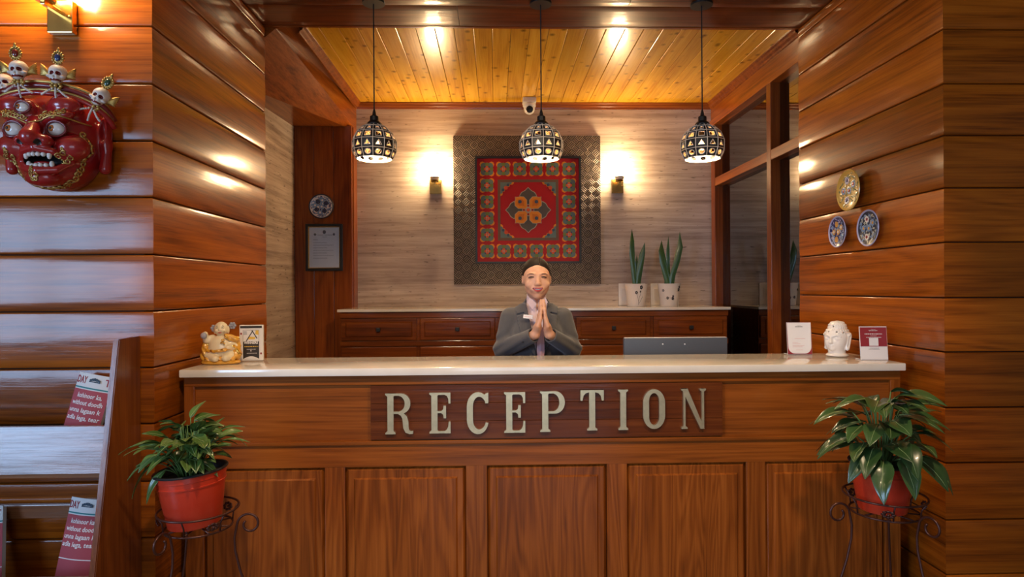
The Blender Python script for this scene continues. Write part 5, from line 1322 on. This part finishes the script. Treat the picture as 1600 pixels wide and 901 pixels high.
def person():
    b = at(838.5, 450, 3.225)
    t = thing('person', 'smiling receptionist in a grey blazer pressing her palms together behind the counter', 'person', (b.x, 3.225, 0.0))
    link('body', sdf_mesh('body', body_fn, (-0.25, -0.255, 0.79), (0.25, 0.16, 1.61), 0.0024, ['skin', 'mouth'], body_paint), t)
    bl = link('blazer', sdf_mesh('blazer', blazer_fn, (-0.26, -0.235, 0.77), (0.26, 0.15, 1.40), 0.0030, 'suit'), t)
    link('blouse', sdf_mesh('blouse', blouse_fn, (-0.16, -0.12, 0.86), (0.16, 0.14, 1.41), 0.0032, 'blouse'), t)
    link('hair', sdf_mesh('hair', hair_fn, (-0.09, -0.08, 1.40), (0.09, 0.165, 1.61), 0.0025, 'hair'), t)
    m = MB()
    for k in range(8): x = -0.0192+0.0055*k; m.ball((x, -0.0895+x*x*16, 1.4272+x*x*8), (0.0037, 0.003, 0.0062), 8, 6)
    m.build('teeth', 'teeth', t, smooth=True)
    for nm, pts, rs in (('upper_lip', [(u*0.0295, -0.0965+u*u*0.0145, 1.4306+0.0036*u*u-0.0006*(1-abs(u))) for u in (-1, -0.75, -0.5, -0.25, 0, 0.25, 0.5, 0.75, 1)], [0.0010, 0.0017, 0.0022, 0.0025, 0.0023, 0.0025, 0.0022, 0.0017, 0.0010]),
                        ('lower_lip', [(u*0.0295, -0.0958+u*u*0.0138, 1.4165+0.0177*abs(u)**1.9) for u in (-1, -0.75, -0.5, -0.25, 0, 0.25, 0.5, 0.75, 1)], [0.0010, 0.0022, 0.0034, 0.0042, 0.0045, 0.0042, 0.0034, 0.0022, 0.0010])):
        MB().tube(pts, rs, 10).build(nm, 'lipstick', t, smooth=True)
    for s in (-1, 1):
        m = MB(); m.tube([(s*(0.030+0.0165*u), -0.0862+0.006*u*u, 1.4850+0.0028*(1-u*u)) for u in (-1, -0.66, -0.33, 0, 0.33, 0.66, 1)], [0.0009, 0.0018, 0.0024, 0.0028, 0.0027, 0.0022, 0.0012], 6)
        m.tube([(s*(0.030+0.013*u), -0.0848+0.005*u*u, 1.4815+0.0012*u*u) for u in (-1, -0.5, 0, 0.5, 1)], 0.0006, 5)
        m.build('eyelashes', 'hair', t, smooth=True)
        m = MB(); m.tube([(s*(0.0315+0.0185*u), -0.0885+0.009*(u+0.25)**2, 1.5000+0.0035*(1-u*u)+0.0012*u) for u in (-1, -0.6, -0.2, 0.2, 0.6, 1)], [0.0008, 0.0017, 0.0020, 0.0018, 0.0014, 0.0005], 6)
        m.build('eyebrow', 'brow', t, smooth=True)
    # scarf end below the hands
    m = MB(); n = 8; prof = [(0.012, 1.235), (0.0165, 1.20), (0.0185, 1.16), (0.0190, 1.115), (0.0165, 1.092), (0.0, 1.070)]
    vs = []; fs = []
    for w_, z in prof:
        y = -0.098 - 0.006*math.sin((1.235-z)*20)
        vs += [(0.012-w_, y, z), (0.012, y-0.006, z), (0.012+w_, y, z), (0.012+w_, y+0.006, z), (0.012-w_, y+0.006, z)]
    for i in range(len(prof)-1):
        for k in range(5): fs.append((i*5+k, (i+1)*5+k, (i+1)*5+(k+1)%5, i*5+(k+1)%5))
    m.add(vs, fs).build('scarf', 'tie', t)
    for s in (-1, 1):                       # collar points of the blouse
        m = MB(); m.prism([(s*0.004, 1.352), (s*0.040, 1.383), (s*0.052, 1.360), (s*0.026, 1.322)][::(1 if s > 0 else -1)], -0.066, -0.058)
        m.xf(Matrix.Translation((0, 0.0, 0))); m.build('collar', 'blouse', t, (0, 0.0, 0))
    tg = MB().bbox(-0.024, 0.024, -0.003, 0.0, -0.0095, 0.0095, 0.001).build('name_tag', 'card_white', bl, (-0.050, -0.098, 1.288), (-0.25, 0.08, -0.18))
    bars(tg, [(-0.018, 0.016, -0.002, 0.003)], 'card_pink', -0.0031)
    for i in (0,):
        MB().ball((-0.079, -0.163, 1.171), (0.0065, 0.004, 0.0065), 10, 6).build('sleeve_button', 'suit_dark', bl, smooth=True)
    def legs(p):
        d = s_ell(p, (0, 0.03, 0.84), (0.158, 0.100, 0.13))
        for s in (-1, 1): d = U(d, s_chain(p, [(s*0.085, 0.03, 0.84), (s*0.088, 0.022, 0.46), (s*0.088, 0.035, 0.07)], [0.088, 0.062, 0.052]), k=0.03)
        return np.maximum(np.maximum(d, 0.055-p[2]), p[2]-0.92)
    link('trousers', sdf_mesh('trousers', legs, (-0.2, -0.12, 0.03), (0.2, 0.16, 0.94), 0.008, 'suit'), t)
    for s in (-1, 1):
        def shoe(p): return np.maximum(U(s_ell(p, (s*0.09, -0.05, 0.028), (0.040, 0.115, 0.040)), s_ell(p, (s*0.089, 0.035, 0.05), (0.036, 0.045, 0.055)), k=0.03), -p[2])
        link('shoe', sdf_mesh('shoe', shoe, (s*0.09-0.06, -0.18, -0.01), (s*0.09+0.06, 0.10, 0.12), 0.006, 'shoe'), t)
person()

# ------------------------------------------------------------------ ceramic plates and framed certificate
for k, c in {'gl_yellow': (0.62, 0.36, 0.06), 'gl_navy': (0.010, 0.016, 0.10), 'gl_night': (0.010, 0.020, 0.045), 'gl_white': (0.66, 0.64, 0.60), 'gl_sky': (0.16, 0.28, 0.45), 'gl_gold': (0.58, 0.30, 0.05), 'gl_leaf': (0.10, 0.12, 0.03), 'gl_red': (0.30, 0.02, 0.02), 'gl_lilac': (0.36, 0.36, 0.52), 'gl_pale': (0.42, 0.44, 0.34)}.items():
    M[k] = plain('glaze_'+k, c, 0.3, coat=0.3)
def plate(label, loc, R, rot, base, rim, pal, seed, depth=0.032, group=None, dense=1.0):
    """dish hung on a wall: local -y is the painted face, local +y the wall"""
    t = thing('wall_plate', label, 'plate', loc, rot, group)
    d = MB(); prof = [(R*0.45, 0.0), (R*0.50, -0.004), (R*0.70, -depth*0.45), (R*0.95, -depth*0.92), (R, -depth), (R*0.97, -depth-0.003), (R*0.90, -depth+0.001), (R*0.55, -depth+0.005), (0.0005, -depth+0.006)]
    d.lathe([(r, -y) for r, y in prof], 40, cap=False); d.xf(Matrix.Rotation(PI/2, 4, 'X'))
    d.m = [1 if i < 40*6 else 0 for i in range(len(d.f))]
    d.build('dish', [base, rim], t, smooth=AUTO)
    rnd = random.Random(seed)
    def fy(x, z): r = math.hypot(x, z)/R; return -depth + (0.006 if r < 0.55 else 0.006-(r-0.55)/0.35*0.005) - 0.0008
    def put(name, polys, mat, dy=0.0):
        m = MB()
        for q in polys:
            n = len(q); cx = sum(a for a, b in q)/n; cz = sum(b for a, b in q)/n
            vs = [(a, fy(a, b)-dy, b) for a, b in q] + [(cx, fy(cx, cz)-dy-0.0006, cz)]
            m.add(vs, [(i, (i+1) % n, n) for i in range(n)])
        m.build(name, mat, t)
    pos = []
    def leaf(x, z, a, L, w): return [(x + L*u*math.cos(a) - w*v*math.sin(a), z + L*u*math.sin(a) + w*v*math.cos(a)) for u, v in ((0, 0), (0.3, -0.5), (0.65, -0.45), (1, 0), (0.65, 0.45), (0.3, 0.5))]
    lv1, lv2 = [], []
    for i in range(int(120*dense)):
        r = R*0.84*math.sqrt(rnd.random()); a = rnd.uniform(0, 2*PI); q = leaf(r*math.cos(a), r*math.sin(a), rnd.uniform(0, 2*PI), R*rnd.uniform(0.16, 0.28), R*rnd.uniform(0.06, 0.10))
        if max(math.hypot(x, z) for x, z in q) > R*0.9: continue
        (lv1 if i % 2 else lv2).append(q)
    put('painted_leaves', lv1, pal[0], 0.0); put('painted_leaves', lv2, pal[1], 0.0004)
    n = 5 if dense <= 1 else 8
    for i in range(n):
        a = 2*PI*i/n + 0.6; r = R*(0.5 if i % 2 else 0.45); x, z = r*math.cos(a), r*math.sin(a)
        if i == n-1: x, z = R*0.03, -R*0.02
        pr = R*0.135; put('painted_flower', [[(x+pr*math.cos(2*PI*k/8) + pr*0.45*math.cos(2*PI*j/8), z+pr*math.sin(2*PI*k/8) + pr*0.45*math.sin(2*PI*j/8)) for j in range(8)] for k in range(8)], pal[2+(i % 2)], 0.0010)
        put('painted_flower_eye', [disc(x, z, pr*0.62, 10)], pal[4+(i % 2)], 0.0020)
    return t
GP = 'hand-painted plates on the right planks'
def wallp(px, py): p = atx(px, py, XR-0.03); return (XR-0.008, p.y, p.z)
plate('large yellow floral plate above two blue plates on the right planks', wallp(1328, 297), 0.099, (0, 0, -PI/2), 'gl_yellow', 'gl_yellow', ('gl_leaf', 'gl_leaf', 'gl_sky', 'gl_lilac', 'gl_red', 'gl_navy'), 5, group=GP)
plate('smaller cobalt plate with yellow flowers, left below the yellow plate', wallp(1311, 362), 0.078, (0, 0, -PI/2), 'gl_navy', 'gl_lilac', ('gl_lilac', 'gl_sky', 'gl_gold', 'gl_gold', 'gl_white', 'gl_gold'), 11, group=GP)
plate('dark blue plate with pale leaves, right below the yellow plate', wallp(1359, 356), 0.084, (0, 0, -PI/2), 'gl_night', 'gl_lilac', ('gl_pale', 'gl_sky', 'gl_sky', 'gl_white', 'gl_gold', 'gl_red'), 23, group=GP)
p = at(502.5, 322.5, 4.83)
plate('round blue patterned plate above the framed certificate on the pilaster', (p.x, 4.834, p.z), 0.095, (0, 0, 0), 'gl_white', 'gl_night', ('gl_navy', 'gl_sky', 'gl_night', 'gl_sky', 'gl_navy', 'gl_white'), 31, 0.018, dense=2.2)
def certificate():
    a = at(478, 350, 4.83); b = at(536, 423, 4.83); w = (b.x-a.x)/2; h = (a.z-b.z)
    t = thing('framed_certificate', 'framed white certificate under glass on the dark pilaster', 'certificate', ((a.x+b.x)/2, 4.833, b.z))
    e = 0.020
    m = MB().bbox(-w, w, -0.022, 0, h-e, h, 0.003).bbox(-w, w, -0.022, 0, 0, e, 0.003).bbox(-w, -w+e, -0.0215, 0, e*0.5, h-e*0.5, 0.003).bbox(w-e, w, -0.0215, 0, e*0.5, h-e*0.5, 0.003)
    m.build('frame', 'black_metal', t)
    g = e+0.006; m = MB()
    m.box(-w+e, w-e, -0.015, -0.002, h-g, h-e).box(-w+e, w-e, -0.015, -0.002, e, g).box(-w+e, -w+g, -0.015, -0.002, g, h-g).box(w-g, w-e, -0.015, -0.002, g, h-g); m.build('gilt_slip', 'brass', t)
    M['paper'] = plain('certificate_paper', (0.80, 0.80, 0.84), 0.6); M['print_grey'] = plain('print_grey', (0.12, 0.12, 0.14), 0.6)
    MB().box(-w+g, w-g, -0.006, -0.002, g, h-g).build('paper', 'paper', t)
    rows = [(-0.05, 0.06, h*0.76, 0.004), (-0.015, 0.02, h*0.72, 0.003), (-0.085, -0.05, h*0.66, 0.003)] + [(-0.085, 0.02+0.05*(i % 2), h*(0.60-0.055*i), 0.0026) for i in range(7)]
    bars(t, rows, 'print_grey', -0.0064)
    for c_, r_ in (((0, -0.0065, h*0.83), (0.013, 0.001, 0.015)), ((-0.07, -0.0065, h*0.78), (0.010, 0.001, 0.010)), ((0.073, -0.0065, h*0.78), (0.009, 0.001, 0.010))): MB().ball(c_, r_, 10, 6).build('emblem', 'print_grey', t)
    gl = bpy.data.materials.new('picture_glass'); gl.use_nodes = True; nt = gl.node_tree; nt.nodes.clear()
    o = N(nt, 'ShaderNodeOutputMaterial'); mx = N(nt, 'ShaderNodeMixShader'); tr = N(nt, 'ShaderNodeBsdfTransparent'); gs = N(nt, 'ShaderNodeBsdfGlossy'); gs.inputs['Roughness'].default_value = 0.02; fr = N(nt, 'ShaderNodeFresnel'); fr.inputs[0].default_value = 1.6
    nt.links.new(fr.outputs[0], mx.inputs[0]); nt.links.new(tr.outputs[0], mx.inputs[1]); nt.links.new(gs.outputs[0], mx.inputs[2]); nt.links.new(mx.outputs[0], o.inputs[0]); M['picture_glass'] = gl
    MB().box(-w+e, w-e, -0.013, -0.011, e, h-e).build('glass', 'picture_glass', t)
certificate()

# ------------------------------------------------------------------ things behind the counter
def socket_plate(px0, px1, label):
    a = at(px0, 442.5, BACK); b = at(px1, 476.5, BACK); t = thing('switch_plate', label, 'switch plate', ((a.x+b.x)/2, BACK-0.001, (a.z+b.z)/2), (0, 0, 0), 'switch plates')
    w = (b.x-a.x)/2; h = (a.z-b.z)/2
    MB().bbox(-w, w, -0.014, 0, -h, h, 0.004).build('plate', 'cam_white', t, smooth=AUTO)
    for k in range(3): MB().bbox(-w*0.78+k*w*0.54, -w*0.78+k*w*0.54+w*0.46, -0.019, -0.012, -h*0.55, h*0.55, 0.002).build('switch', 'card_white', t)
socket_plate(966, 1008, 'white switch plate behind the pot nearest the painting'); socket_plate(1016, 1060, 'white switch plate behind the pot nearest the glazed partition')
def monitor():
    a = at(975, 528, 3.08); b = at(1137, 556, 3.08); cx = (a.x+b.x)/2; w = (b.x-a.x)/2; top = a.z
    t = thing('computer_monitor', 'grey back of a computer monitor showing above the countertop', 'monitor', (cx, 3.08, 0.7505))
    M['mon_grey'] = plain('monitor_grey', (0.075, 0.085, 0.105), 0.45); z0 = top-0.30-0.75
    MB().bbox(-w, w, 0.0, 0.028, top-0.75-0.30, top-0.7505, 0.006).build('housing', 'mon_grey', t, smooth=AUTO)
    MB().box(-w+0.012, w-0.012, 0.0275, 0.029, top-0.75-0.285, top-0.7505-0.012).build('screen', 'black_metal', t)
    MB().box(-0.03, 0.03, -0.012, 0.004, 0.01, 0.20).build('stand_neck', 'mon_grey', t); MB().bbox(-0.11, 0.11, -0.09, 0.09, 0.0, 0.012, 0.004).build('stand_foot', 'mon_grey', t)
    MB().box(-w+0.004, w-0.004, 0.001, 0.027, top-0.7508, top-0.7495).build('top_edge', 'white_metal', t)
    for px in (1035.5, 1070):
        q = at(px, 537.5, 3.08); MB().ball((q.x-cx, -0.0005, q.z-0.7505), (0.0042, 0.002, 0.0042), 10, 6).build('screw', 'white_metal', t, smooth=True)
    d = thing('work_desk', 'low teak work desk behind the counter, under the monitor', 'desk', (0, 0, 0))
    MB().bbox(0.50, 1.66, 2.93, 3.36, 0.72, 0.75, 0.003).build('desk_top', 'cabinet', d)
    for x in (0.51, 1.62): MB().bbox(x, x+0.03, 2.95, 3.34, 0.0, 0.721, 0.003).build('side_panel', 'cabinet', d)
monitor()

# ------------------------------------------------------------------ plants
def leaf_mat(name, c0, c1, rough=0.3):
    m, nt, b = new_mat(name); oi = N(nt, 'ShaderNodeObjectInfo'); r = ramp(nt, [(0, c0), (1, c1)]); nt.links.new(oi.outputs['Random'], r.inputs[0])
    tc = N(nt, 'ShaderNodeTexCoord'); n = N(nt, 'ShaderNodeTexNoise'); n.inputs['Scale'].default_value = 25; nt.links.new(tc.outputs['Object'], n.inputs[0])
    nt.links.new(mixc(nt, math_node(nt, 'MULTIPLY', n.outputs[0], 0.5), r.outputs[0], tuple(v*0.5 for v in c0)), b.inputs['Base Color'])
    b.inputs['Roughness'].default_value = rough; b.inputs['Coat Weight'].default_value = 0.25
    b.inputs['Subsurface Weight'].default_value = 0.0
    return m
M['leaf_lily'] = leaf_mat('lily_leaf', (0.025, 0.060, 0.016), (0.055, 0.115, 0.032)); M['leaf_light'] = leaf_mat('light_leaf', (0.045, 0.105, 0.020), (0.13, 0.22, 0.055)); M['leaf_snake'] = leaf_mat('snake_leaf', (0.035, 0.095, 0.018), (0.08, 0.17, 0.03))
M['leaf_vein'] = plain('leaf_vein', (0.20, 0.27, 0.10), 0.4); M['leaf_edge'] = plain('yellow_leaf_edge', (0.30, 0.33, 0.06), 0.4)
M['stalk'] = plain('green_stalk', (0.10, 0.19, 0.05), 0.45); M['soil'] = plain('potting_soil', (0.02, 0.013, 0.008), 0.95)
M['pot_red'] = plain('red_plastic', (0.52, 0.034, 0.012), 0.32, coat=0.15); M['pot_black'] = plain('black_plastic', (0.012, 0.013, 0.016), 0.4); M['iron'] = plain('brown_iron', (0.075, 0.028, 0.022), 0.35, metal=0.6)
def lily_leaf(L, w, droop, ripple=0.0):
    """blade along local +x, drooping in -z, veins pressed in"""
    mb = MB(); nu, nv = 10, 8
    def f(u, v):
        a = (v-0.5)*2; wd = w*0.5*math.sin(PI*min(1, u**0.8*0.98+0.015))**0.85*(1.0 if u < 0.97 else 0.3)
        x = L*(u - 0.10*droop*u*u); z = -droop*L*0.55*u*u + 0.10*L*math.sin(PI*u)*0.5
        return (x, a*wd, z - 0.28*wd*(1-abs(a))*1.0 + 0.0012*math.cos(a*PI*5) + ripple*math.sin(u*9+a*2)*wd)
    mb.grid(f, nu, nv); mb.cur = 1
    mb.tube([tuple(Vector(f(u, 0.5)) + Vector((0, 0, 0.0006))) for u in (0.0, 0.25, 0.5, 0.75, 0.97)], [0.0018, 0.0014, 0.0011, 0.0008, 0.0004], 5)
    return mb
def plant(t, kind, seed, top, specs, petiole_r=0.0022):
    """specs: list of (azimuth, stem reach, stem height, leaf length, leaf width, droop, pitch)"""
    rnd = random.Random(seed); cache = {}
    for i, (az, reach, ht, L, w, dr, pitch) in enumerate(specs):
        key = (round(L/0.015), round(w/0.008), round(dr*3))
        if key not in cache: cache[key] = lily_leaf(L, w, dr, rnd.uniform(0, 0.12)).mesh('leaf', [kind, 'leaf_vein'], True)
        ca, sa = math.cos(az), math.sin(az); r0 = rnd.uniform(0.005, 0.035)
        base = Vector((r0*ca, r0*sa, top-0.01)); tip = Vector((reach*ca, reach*sa, top+ht))
        mid = (base+tip)/2 + Vector((-0.2*reach*ca, -0.2*reach*sa, 0.18*ht))
        pts = [base*(1-u)**2 + mid*2*u*(1-u) + tip*u*u for u in (0, 0.2, 0.4, 0.6, 0.8, 1)]
        st = MB().tube(pts, [petiole_r*1.3, petiole_r*1.2, petiole_r*1.1, petiole_r, petiole_r*0.9, petiole_r*0.8], 6).build('stalk', 'stalk', t, smooth=True)
        o = link('leaf', cache[key], t, tip, (0, 0, 0))
        o.rotation_euler = (Matrix.Rotation(az + rnd.uniform(-0.25, 0.25), 3, 'Z') @ Matrix.Rotation(-pitch, 3, 'Y') @ Matrix.Rotation(rnd.uniform(-0.45, 0.45), 3, 'X')).to_euler()
def red_pot(t, R, h):
    m = MB(); m.lathe([(R*0.70, 0.0), (R*0.72, 0.003), (R*0.90, h*0.74), (R*0.925, h*0.745), (R*0.93, h*0.77), (R*0.915, h*0.775), (R*0.93, h*0.86), (R*0.945, h*0.865), (R*0.95, h*0.965)], 40, cap=False); m.add([(R*0.70*math.cos(2*PI*k/40), R*0.70*math.sin(2*PI*k/40), 0) for k in range(40)], [tuple(range(39, -1, -1))])
    m.build('pot', 'pot_red', t, smooth=AUTO)
    m = MB(); m.lathe([(R*0.95, h*0.96), (R, h*0.965), (R*1.01, h*0.985), (R*0.99, h), (R*0.93, h), (R*0.90, h*0.97), (R*0.84, h*0.5)], 40, cap=False); m.build('pot_rim', 'pot_black', t, smooth=AUTO)
    m = MB(); m.lathe([(R*0.88, h*0.86), (0.001, h*0.89)], 24, cap=False); m.build('soil', 'soil', t)
def iron_stand(label, loc, rot, R, ringz, legs):
    """ring basket on three scrolled legs; loc on the floor"""
    t = thing('plant_stand', label, 'plant stand', loc, rot, 'wrought iron plant stands')
    def ring(r, z, n=40): return [(r*math.cos(2*PI*k/n), r*math.sin(2*PI*k/n), z) for k in range(n)]
    lo = ringz-0.058; r2 = R*0.84
    MB().tube(ring(R, ringz), 0.0037, 7, closed=True).build('upper_ring', 'iron', t, smooth=True)
    MB().tube(ring(r2, lo), 0.0037, 7, closed=True).build('lower_ring', 'iron', t, smooth=True)
    m = MB()
    for k in range(4): a = k*PI/4+0.4; m.tube([(r2*math.cos(a), r2*math.sin(a), lo), (-r2*math.cos(a), -r2*math.sin(a), lo)], 0.003, 6)
    m.build('base_bars', 'iron', t, smooth=True)
    for k in range(6):
        a = k*PI/3+0.2; MB().tube([(R*math.cos(a), R*math.sin(a), ringz), (r2*1.03*math.cos(a), r2*1.03*math.sin(a), (ringz+lo)/2), (r2*math.cos(a), r2*math.sin(a), lo)], 0.0028, 6).build('strut', 'iron', t, smooth=True)
    fl = MB()
    for k in range(8): a = 2*PI*k/8; fl.ball((0.015*math.cos(a), -0.001, 0.011*math.sin(a)), (0.008, 0.003, 0.005), 6, 5)
    fl.ball((0, -0.004, 0), 0.005, 8, 6); fm = fl.mesh('iron_flower', 'iron', True)
    for k in range(3):
        a = legs[k] + 1.05; o = link('iron_flower', fm, t, ((r2+0.016)*math.cos(a), (r2+0.016)*math.sin(a), ringz-0.030), (0.3, 0, a+PI/2))
    for a in legs:
        ca, sa = math.cos(a), math.sin(a); P = []
        c = Vector((r2+0.058, lo-0.002)); n = 22  # scroll outside the ring, wound from its eye outwards
        for k in range(n+1):
            u = k/n; rr = 0.016+0.024*u; q = math.radians(180 - 400*(1-u))
            P.append((c.x+rr*math.cos(q), c.y+rr*math.sin(q)))
        P += [(r2+0.010, lo-0.045), (r2+0.012, lo-0.09), (r2+0.028, lo-0.16), (r2+0.062, lo-0.26), (r2+0.105, lo*0.30), (r2+0.140, 0.03), (r2+0.150, 0.0050)]
        MB().tube([(r*ca, r*sa, z) for r, z in P], 0.0041, 7).build('leg', 'iron', t, smooth=True)
    return lo
# left: bushy light green plant in a red pot
def left_plant():
    x, y = -1.022, 2.15; tilt = 0.075
    lo = iron_stand('iron plant stand before the counter at the left, beside the rack', (x+0.012, y, 0), (0, 0, 0.35), 0.126, 0.690, (-0.25, 4.1, 2.0))
    t = thing('potted_plant', 'light green leafy plant in a red pot on the left iron stand', 'plant', (x, y, lo+0.0105), (0, -tilt, 0))
    R, h = 0.116, 0.185; red_pot(t, R, h); rnd = random.Random(4); S = []
    for i in range(95):
        az = rnd.uniform(0, 2*PI); k = rnd.random(); S.append((az, 0.02+0.085*k, 0.045+0.14*(1-0.5*k)*rnd.random()**0.7, rnd.uniform(0.06, 0.095), rnd.uniform(0.034, 0.052), rnd.uniform(0.4, 1.2), rnd.uniform(-0.2, 0.9)))
    for az, re, ht, L, w, d, pt in ((PI+0.1, 0.10, 0.115, 0.115, 0.030, 0.9, 0.35), (PI+0.35, 0.09, 0.075, 0.12, 0.028, 0.9, -0.1), (PI+0.6, 0.085, 0.07, 0.13, 0.030, 1.0, -0.35), (PI-0.3, 0.08, 0.09, 0.11, 0.03, 1.1, 0.1), (-0.1, 0.10, 0.10, 0.105, 0.022, 0.9, 0.45), (-0.5, 0.09, 0.085, 0.10, 0.03, 0.5, 0.5), (1.4, 0.02, 0.19, 0.07, 0.044, 0.8, 1.0), (4.4, 0.03, 0.17, 0.07, 0.046, 1.0, 0.9), (0.4, 0.03, 0.17, 0.07, 0.044, 1.0, 0.8), (3.0, 0.03, 0.15, 0.07, 0.044, 1.0, 0.8), (PI+0.9, 0.08, 0.04, 0.11, 0.03, 1.0, -0.5)):
        S.append((az, re, ht, L, w, d, pt))
    plant(t, 'leaf_light', 8, h*0.88, S, 0.0019)
left_plant()
def right_plant():
    x, y = 1.345, 2.15
    lo = iron_stand('iron plant stand before the counter at the right', (x+0.008, y, 0), (0, 0, 0.0), 0.130, 0.704, (PI+0.05, -1.25, 0.9))
    t = thing('potted_plant', 'dark green peace lily in a red pot on the right iron stand', 'plant', (x, y, lo+0.0078), (0, 0.0, 0))
    R, h = 0.106, 0.168; red_pot(t, R, h); rnd = random.Random(12); S = []
    for i in range(46):
        az = 2*PI*i/46*3.0 + rnd.uniform(-0.25, 0.25); lvl = i/46
        S.append((az, 0.105-0.07*lvl+rnd.uniform(-0.015, 0.015), 0.065+0.185*lvl+rnd.uniform(-0.02, 0.02), rnd.uniform(0.11, 0.145), rnd.uniform(0.062, 0.082), rnd.uniform(0.8, 1.5), 0.0+0.5*lvl+rnd.uniform(-0.2, 0.2)))
    S += [(PI+0.15, 0.115, 0.195, 0.14, 0.066, 1.0, 0.35), (0.05, 0.105, 0.175, 0.15, 0.066, 0.5, 0.30), (0.0-0.35, 0.08, 0.215, 0.13, 0.045, 0.8, 0.35), (PI*1.5, 0.105, 0.055, 0.12, 0.075, 1.2, -0.4), (PI*1.5-0.5, 0.11, 0.05, 0.13, 0.075, 1.2, -0.35), (PI*1.5+0.55, 0.11, 0.06, 0.13, 0.075, 1.1, -0.3), (-0.5, 0.115, 0.05, 0.13, 0.072, 1.2, -0.3), (PI+0.6, 0.105, 0.07, 0.12, 0.055, 1.2, -0.3)]
    plant(t, 'leaf_lily', 9, h*0.88, S, 0.0026)
right_plant()
# snake plants on the credenza
M['pot_white'] = plain('white_pot', (0.66, 0.60, 0.55), 0.3, coat=0.3)
def blade(pts, w, n=12, twist=0.3):
    mb = MB(); pts = [Vector(p) for p in pts]
    def cur(u):
        q = pts[:]
        while len(q) > 1: q = [a*(1-u)+b*u for a, b in zip(q, q[1:])]
        return q[0]
    for band, mi in ((0.72, 0), (1.0, 1)):
        for s in ((0,) if mi == 0 else (-1, 1)):
            def f(u, v):
                p = cur(u); a = (v*2-1)*0.72 if mi == 0 else s*(0.72+0.28*v)
                wd = w*0.5*(0.55+0.45*math.sin(PI*min(1, u*0.9+0.1)))*min(1, (1-u)*5+0.02)**0.8; th = twist*(u-0.3)
                return (p.x + a*wd*math.cos(th), p.y + a*wd*math.sin(th) - 0.25*wd*(1-a*a), p.z)
            mb.cur = mi; mb.grid(f, 4 if mi == 0 else 1, n)
    return mb
def snake_plant(px, label, blades, motif):
    a = at(px, 478, 4.80); t = thing('snake_plant', label, 'plant', (a.x, 4.80, 1.2885), (0, 0, 0), 'snake plants on the credenza')
    h = 0.172; R = 0.089
    m = MB(); m.lathe([(R*0.72, 0.0), (R*0.75, 0.004), (R*0.97, h*0.97), (R*0.99, h), (R*0.93, h), (R*0.90, h*0.9)], 32, cap=False); m.add([(R*0.72*math.cos(2*PI*k/32), R*0.72*math.sin(2*PI*k/32), 0) for k in range(32)], [tuple(range(31, -1, -1))])
    m.build('pot', 'pot_white', t, smooth=AUTO)
    MB().lathe([(R*0.91, h*0.90), (0.001, h*0.91)], 24, cap=False).build('soil', 'soil', t)
    for pts, w, tw in blades: blade(pts, w, 12, tw).build('leaf', ['leaf_snake', 'leaf_edge'], t, smooth=True)
    m = MB()                                                  # painted sprig on the front
    def onpot(x, z): r = R*(0.75+0.22*z/h)+0.0006; return (x, -math.sqrt(max(0, r*r-x*x)), z)
    for kind, q in motif:
        if kind == 'l': m.tube([onpot(x, z) for x, z in q], 0.0011, 4)
        else:
            x, z, r = q
            for k in range(5): b = 2*PI*k/5; c = onpot(x+r*0.6*math.cos(b), z+r*0.8*math.sin(b)); m.ball(c, (r*0.5, 0.0012, r*0.6), 6, 4)
    m.build('painted_sprig', 'ink', t)
snake_plant(994, 'snake plant in a white pot with a tall sprig, nearer the painting',
    [([(-0.008, 0, 0.14), (-0.016, 0, 0.30), (-0.052, -0.01, 0.42), (-0.020, 0, 0.50), (-0.030, 0, 0.592)], 0.060, 0.5), ([(0.012, 0, 0.14), (0.022, 0, 0.26), (0.040, 0, 0.38), (0.068, -0.01, 0.49)], 0.068, -0.6), ([(0.004, 0.02, 0.14), (0.008, 0.02, 0.30), (0.012, 0.02, 0.40)], 0.03, 0.3)],
    [('l', [(0.0, 0.01), (0.006, 0.06), (0.018, 0.10), (0.022, 0.15)]), ('l', [(0.004, 0.03), (-0.004, 0.07), (-0.014, 0.10)]), ('l', [(0.006, 0.02), (0.022, 0.05), (0.034, 0.075)]), ('f', (0.022, 0.145, 0.012)), ('f', (-0.014, 0.105, 0.010)), ('f', (0.016, 0.112, 0.006))])
snake_plant(1045.5, 'snake plant in a white pot with scattered blossoms, nearer the glazed partition',
    [([(-0.002, 0, 0.14), (-0.03, 0, 0.28), (-0.075, -0.01, 0.40), (-0.056, 0, 0.505)], 0.075, 0.4), ([(0.016, 0, 0.14), (0.010, 0, 0.28), (0.115, -0.01, 0.40), (0.086, 0, 0.572)], 0.068, -0.5), ([(0.004, 0.015, 0.14), (-0.01, 0.015, 0.34), (0.002, 0.015, 0.54)], 0.042, 0.2), ([(-0.03, 0.01, 0.15), (-0.02, 0.01, 0.25), (0.0, 0.01, 0.36)], 0.022, 0.1)],
    [('l', [(-0.05, 0.055), (-0.02, 0.065), (0.01, 0.06), (0.02, 0.05)]), ('f', (-0.030, 0.062, 0.009)), ('f', (0.008, 0.058, 0.010)), ('f', (0.010, 0.075, 0.007)), ('f', (0.055, 0.125, 0.011)), ('f', (0.062, 0.145, 0.009)), ('f', (-0.06, 0.12, 0.008)), ('l', [(0.04, 0.11), (0.055, 0.12), (0.066, 0.15)])])
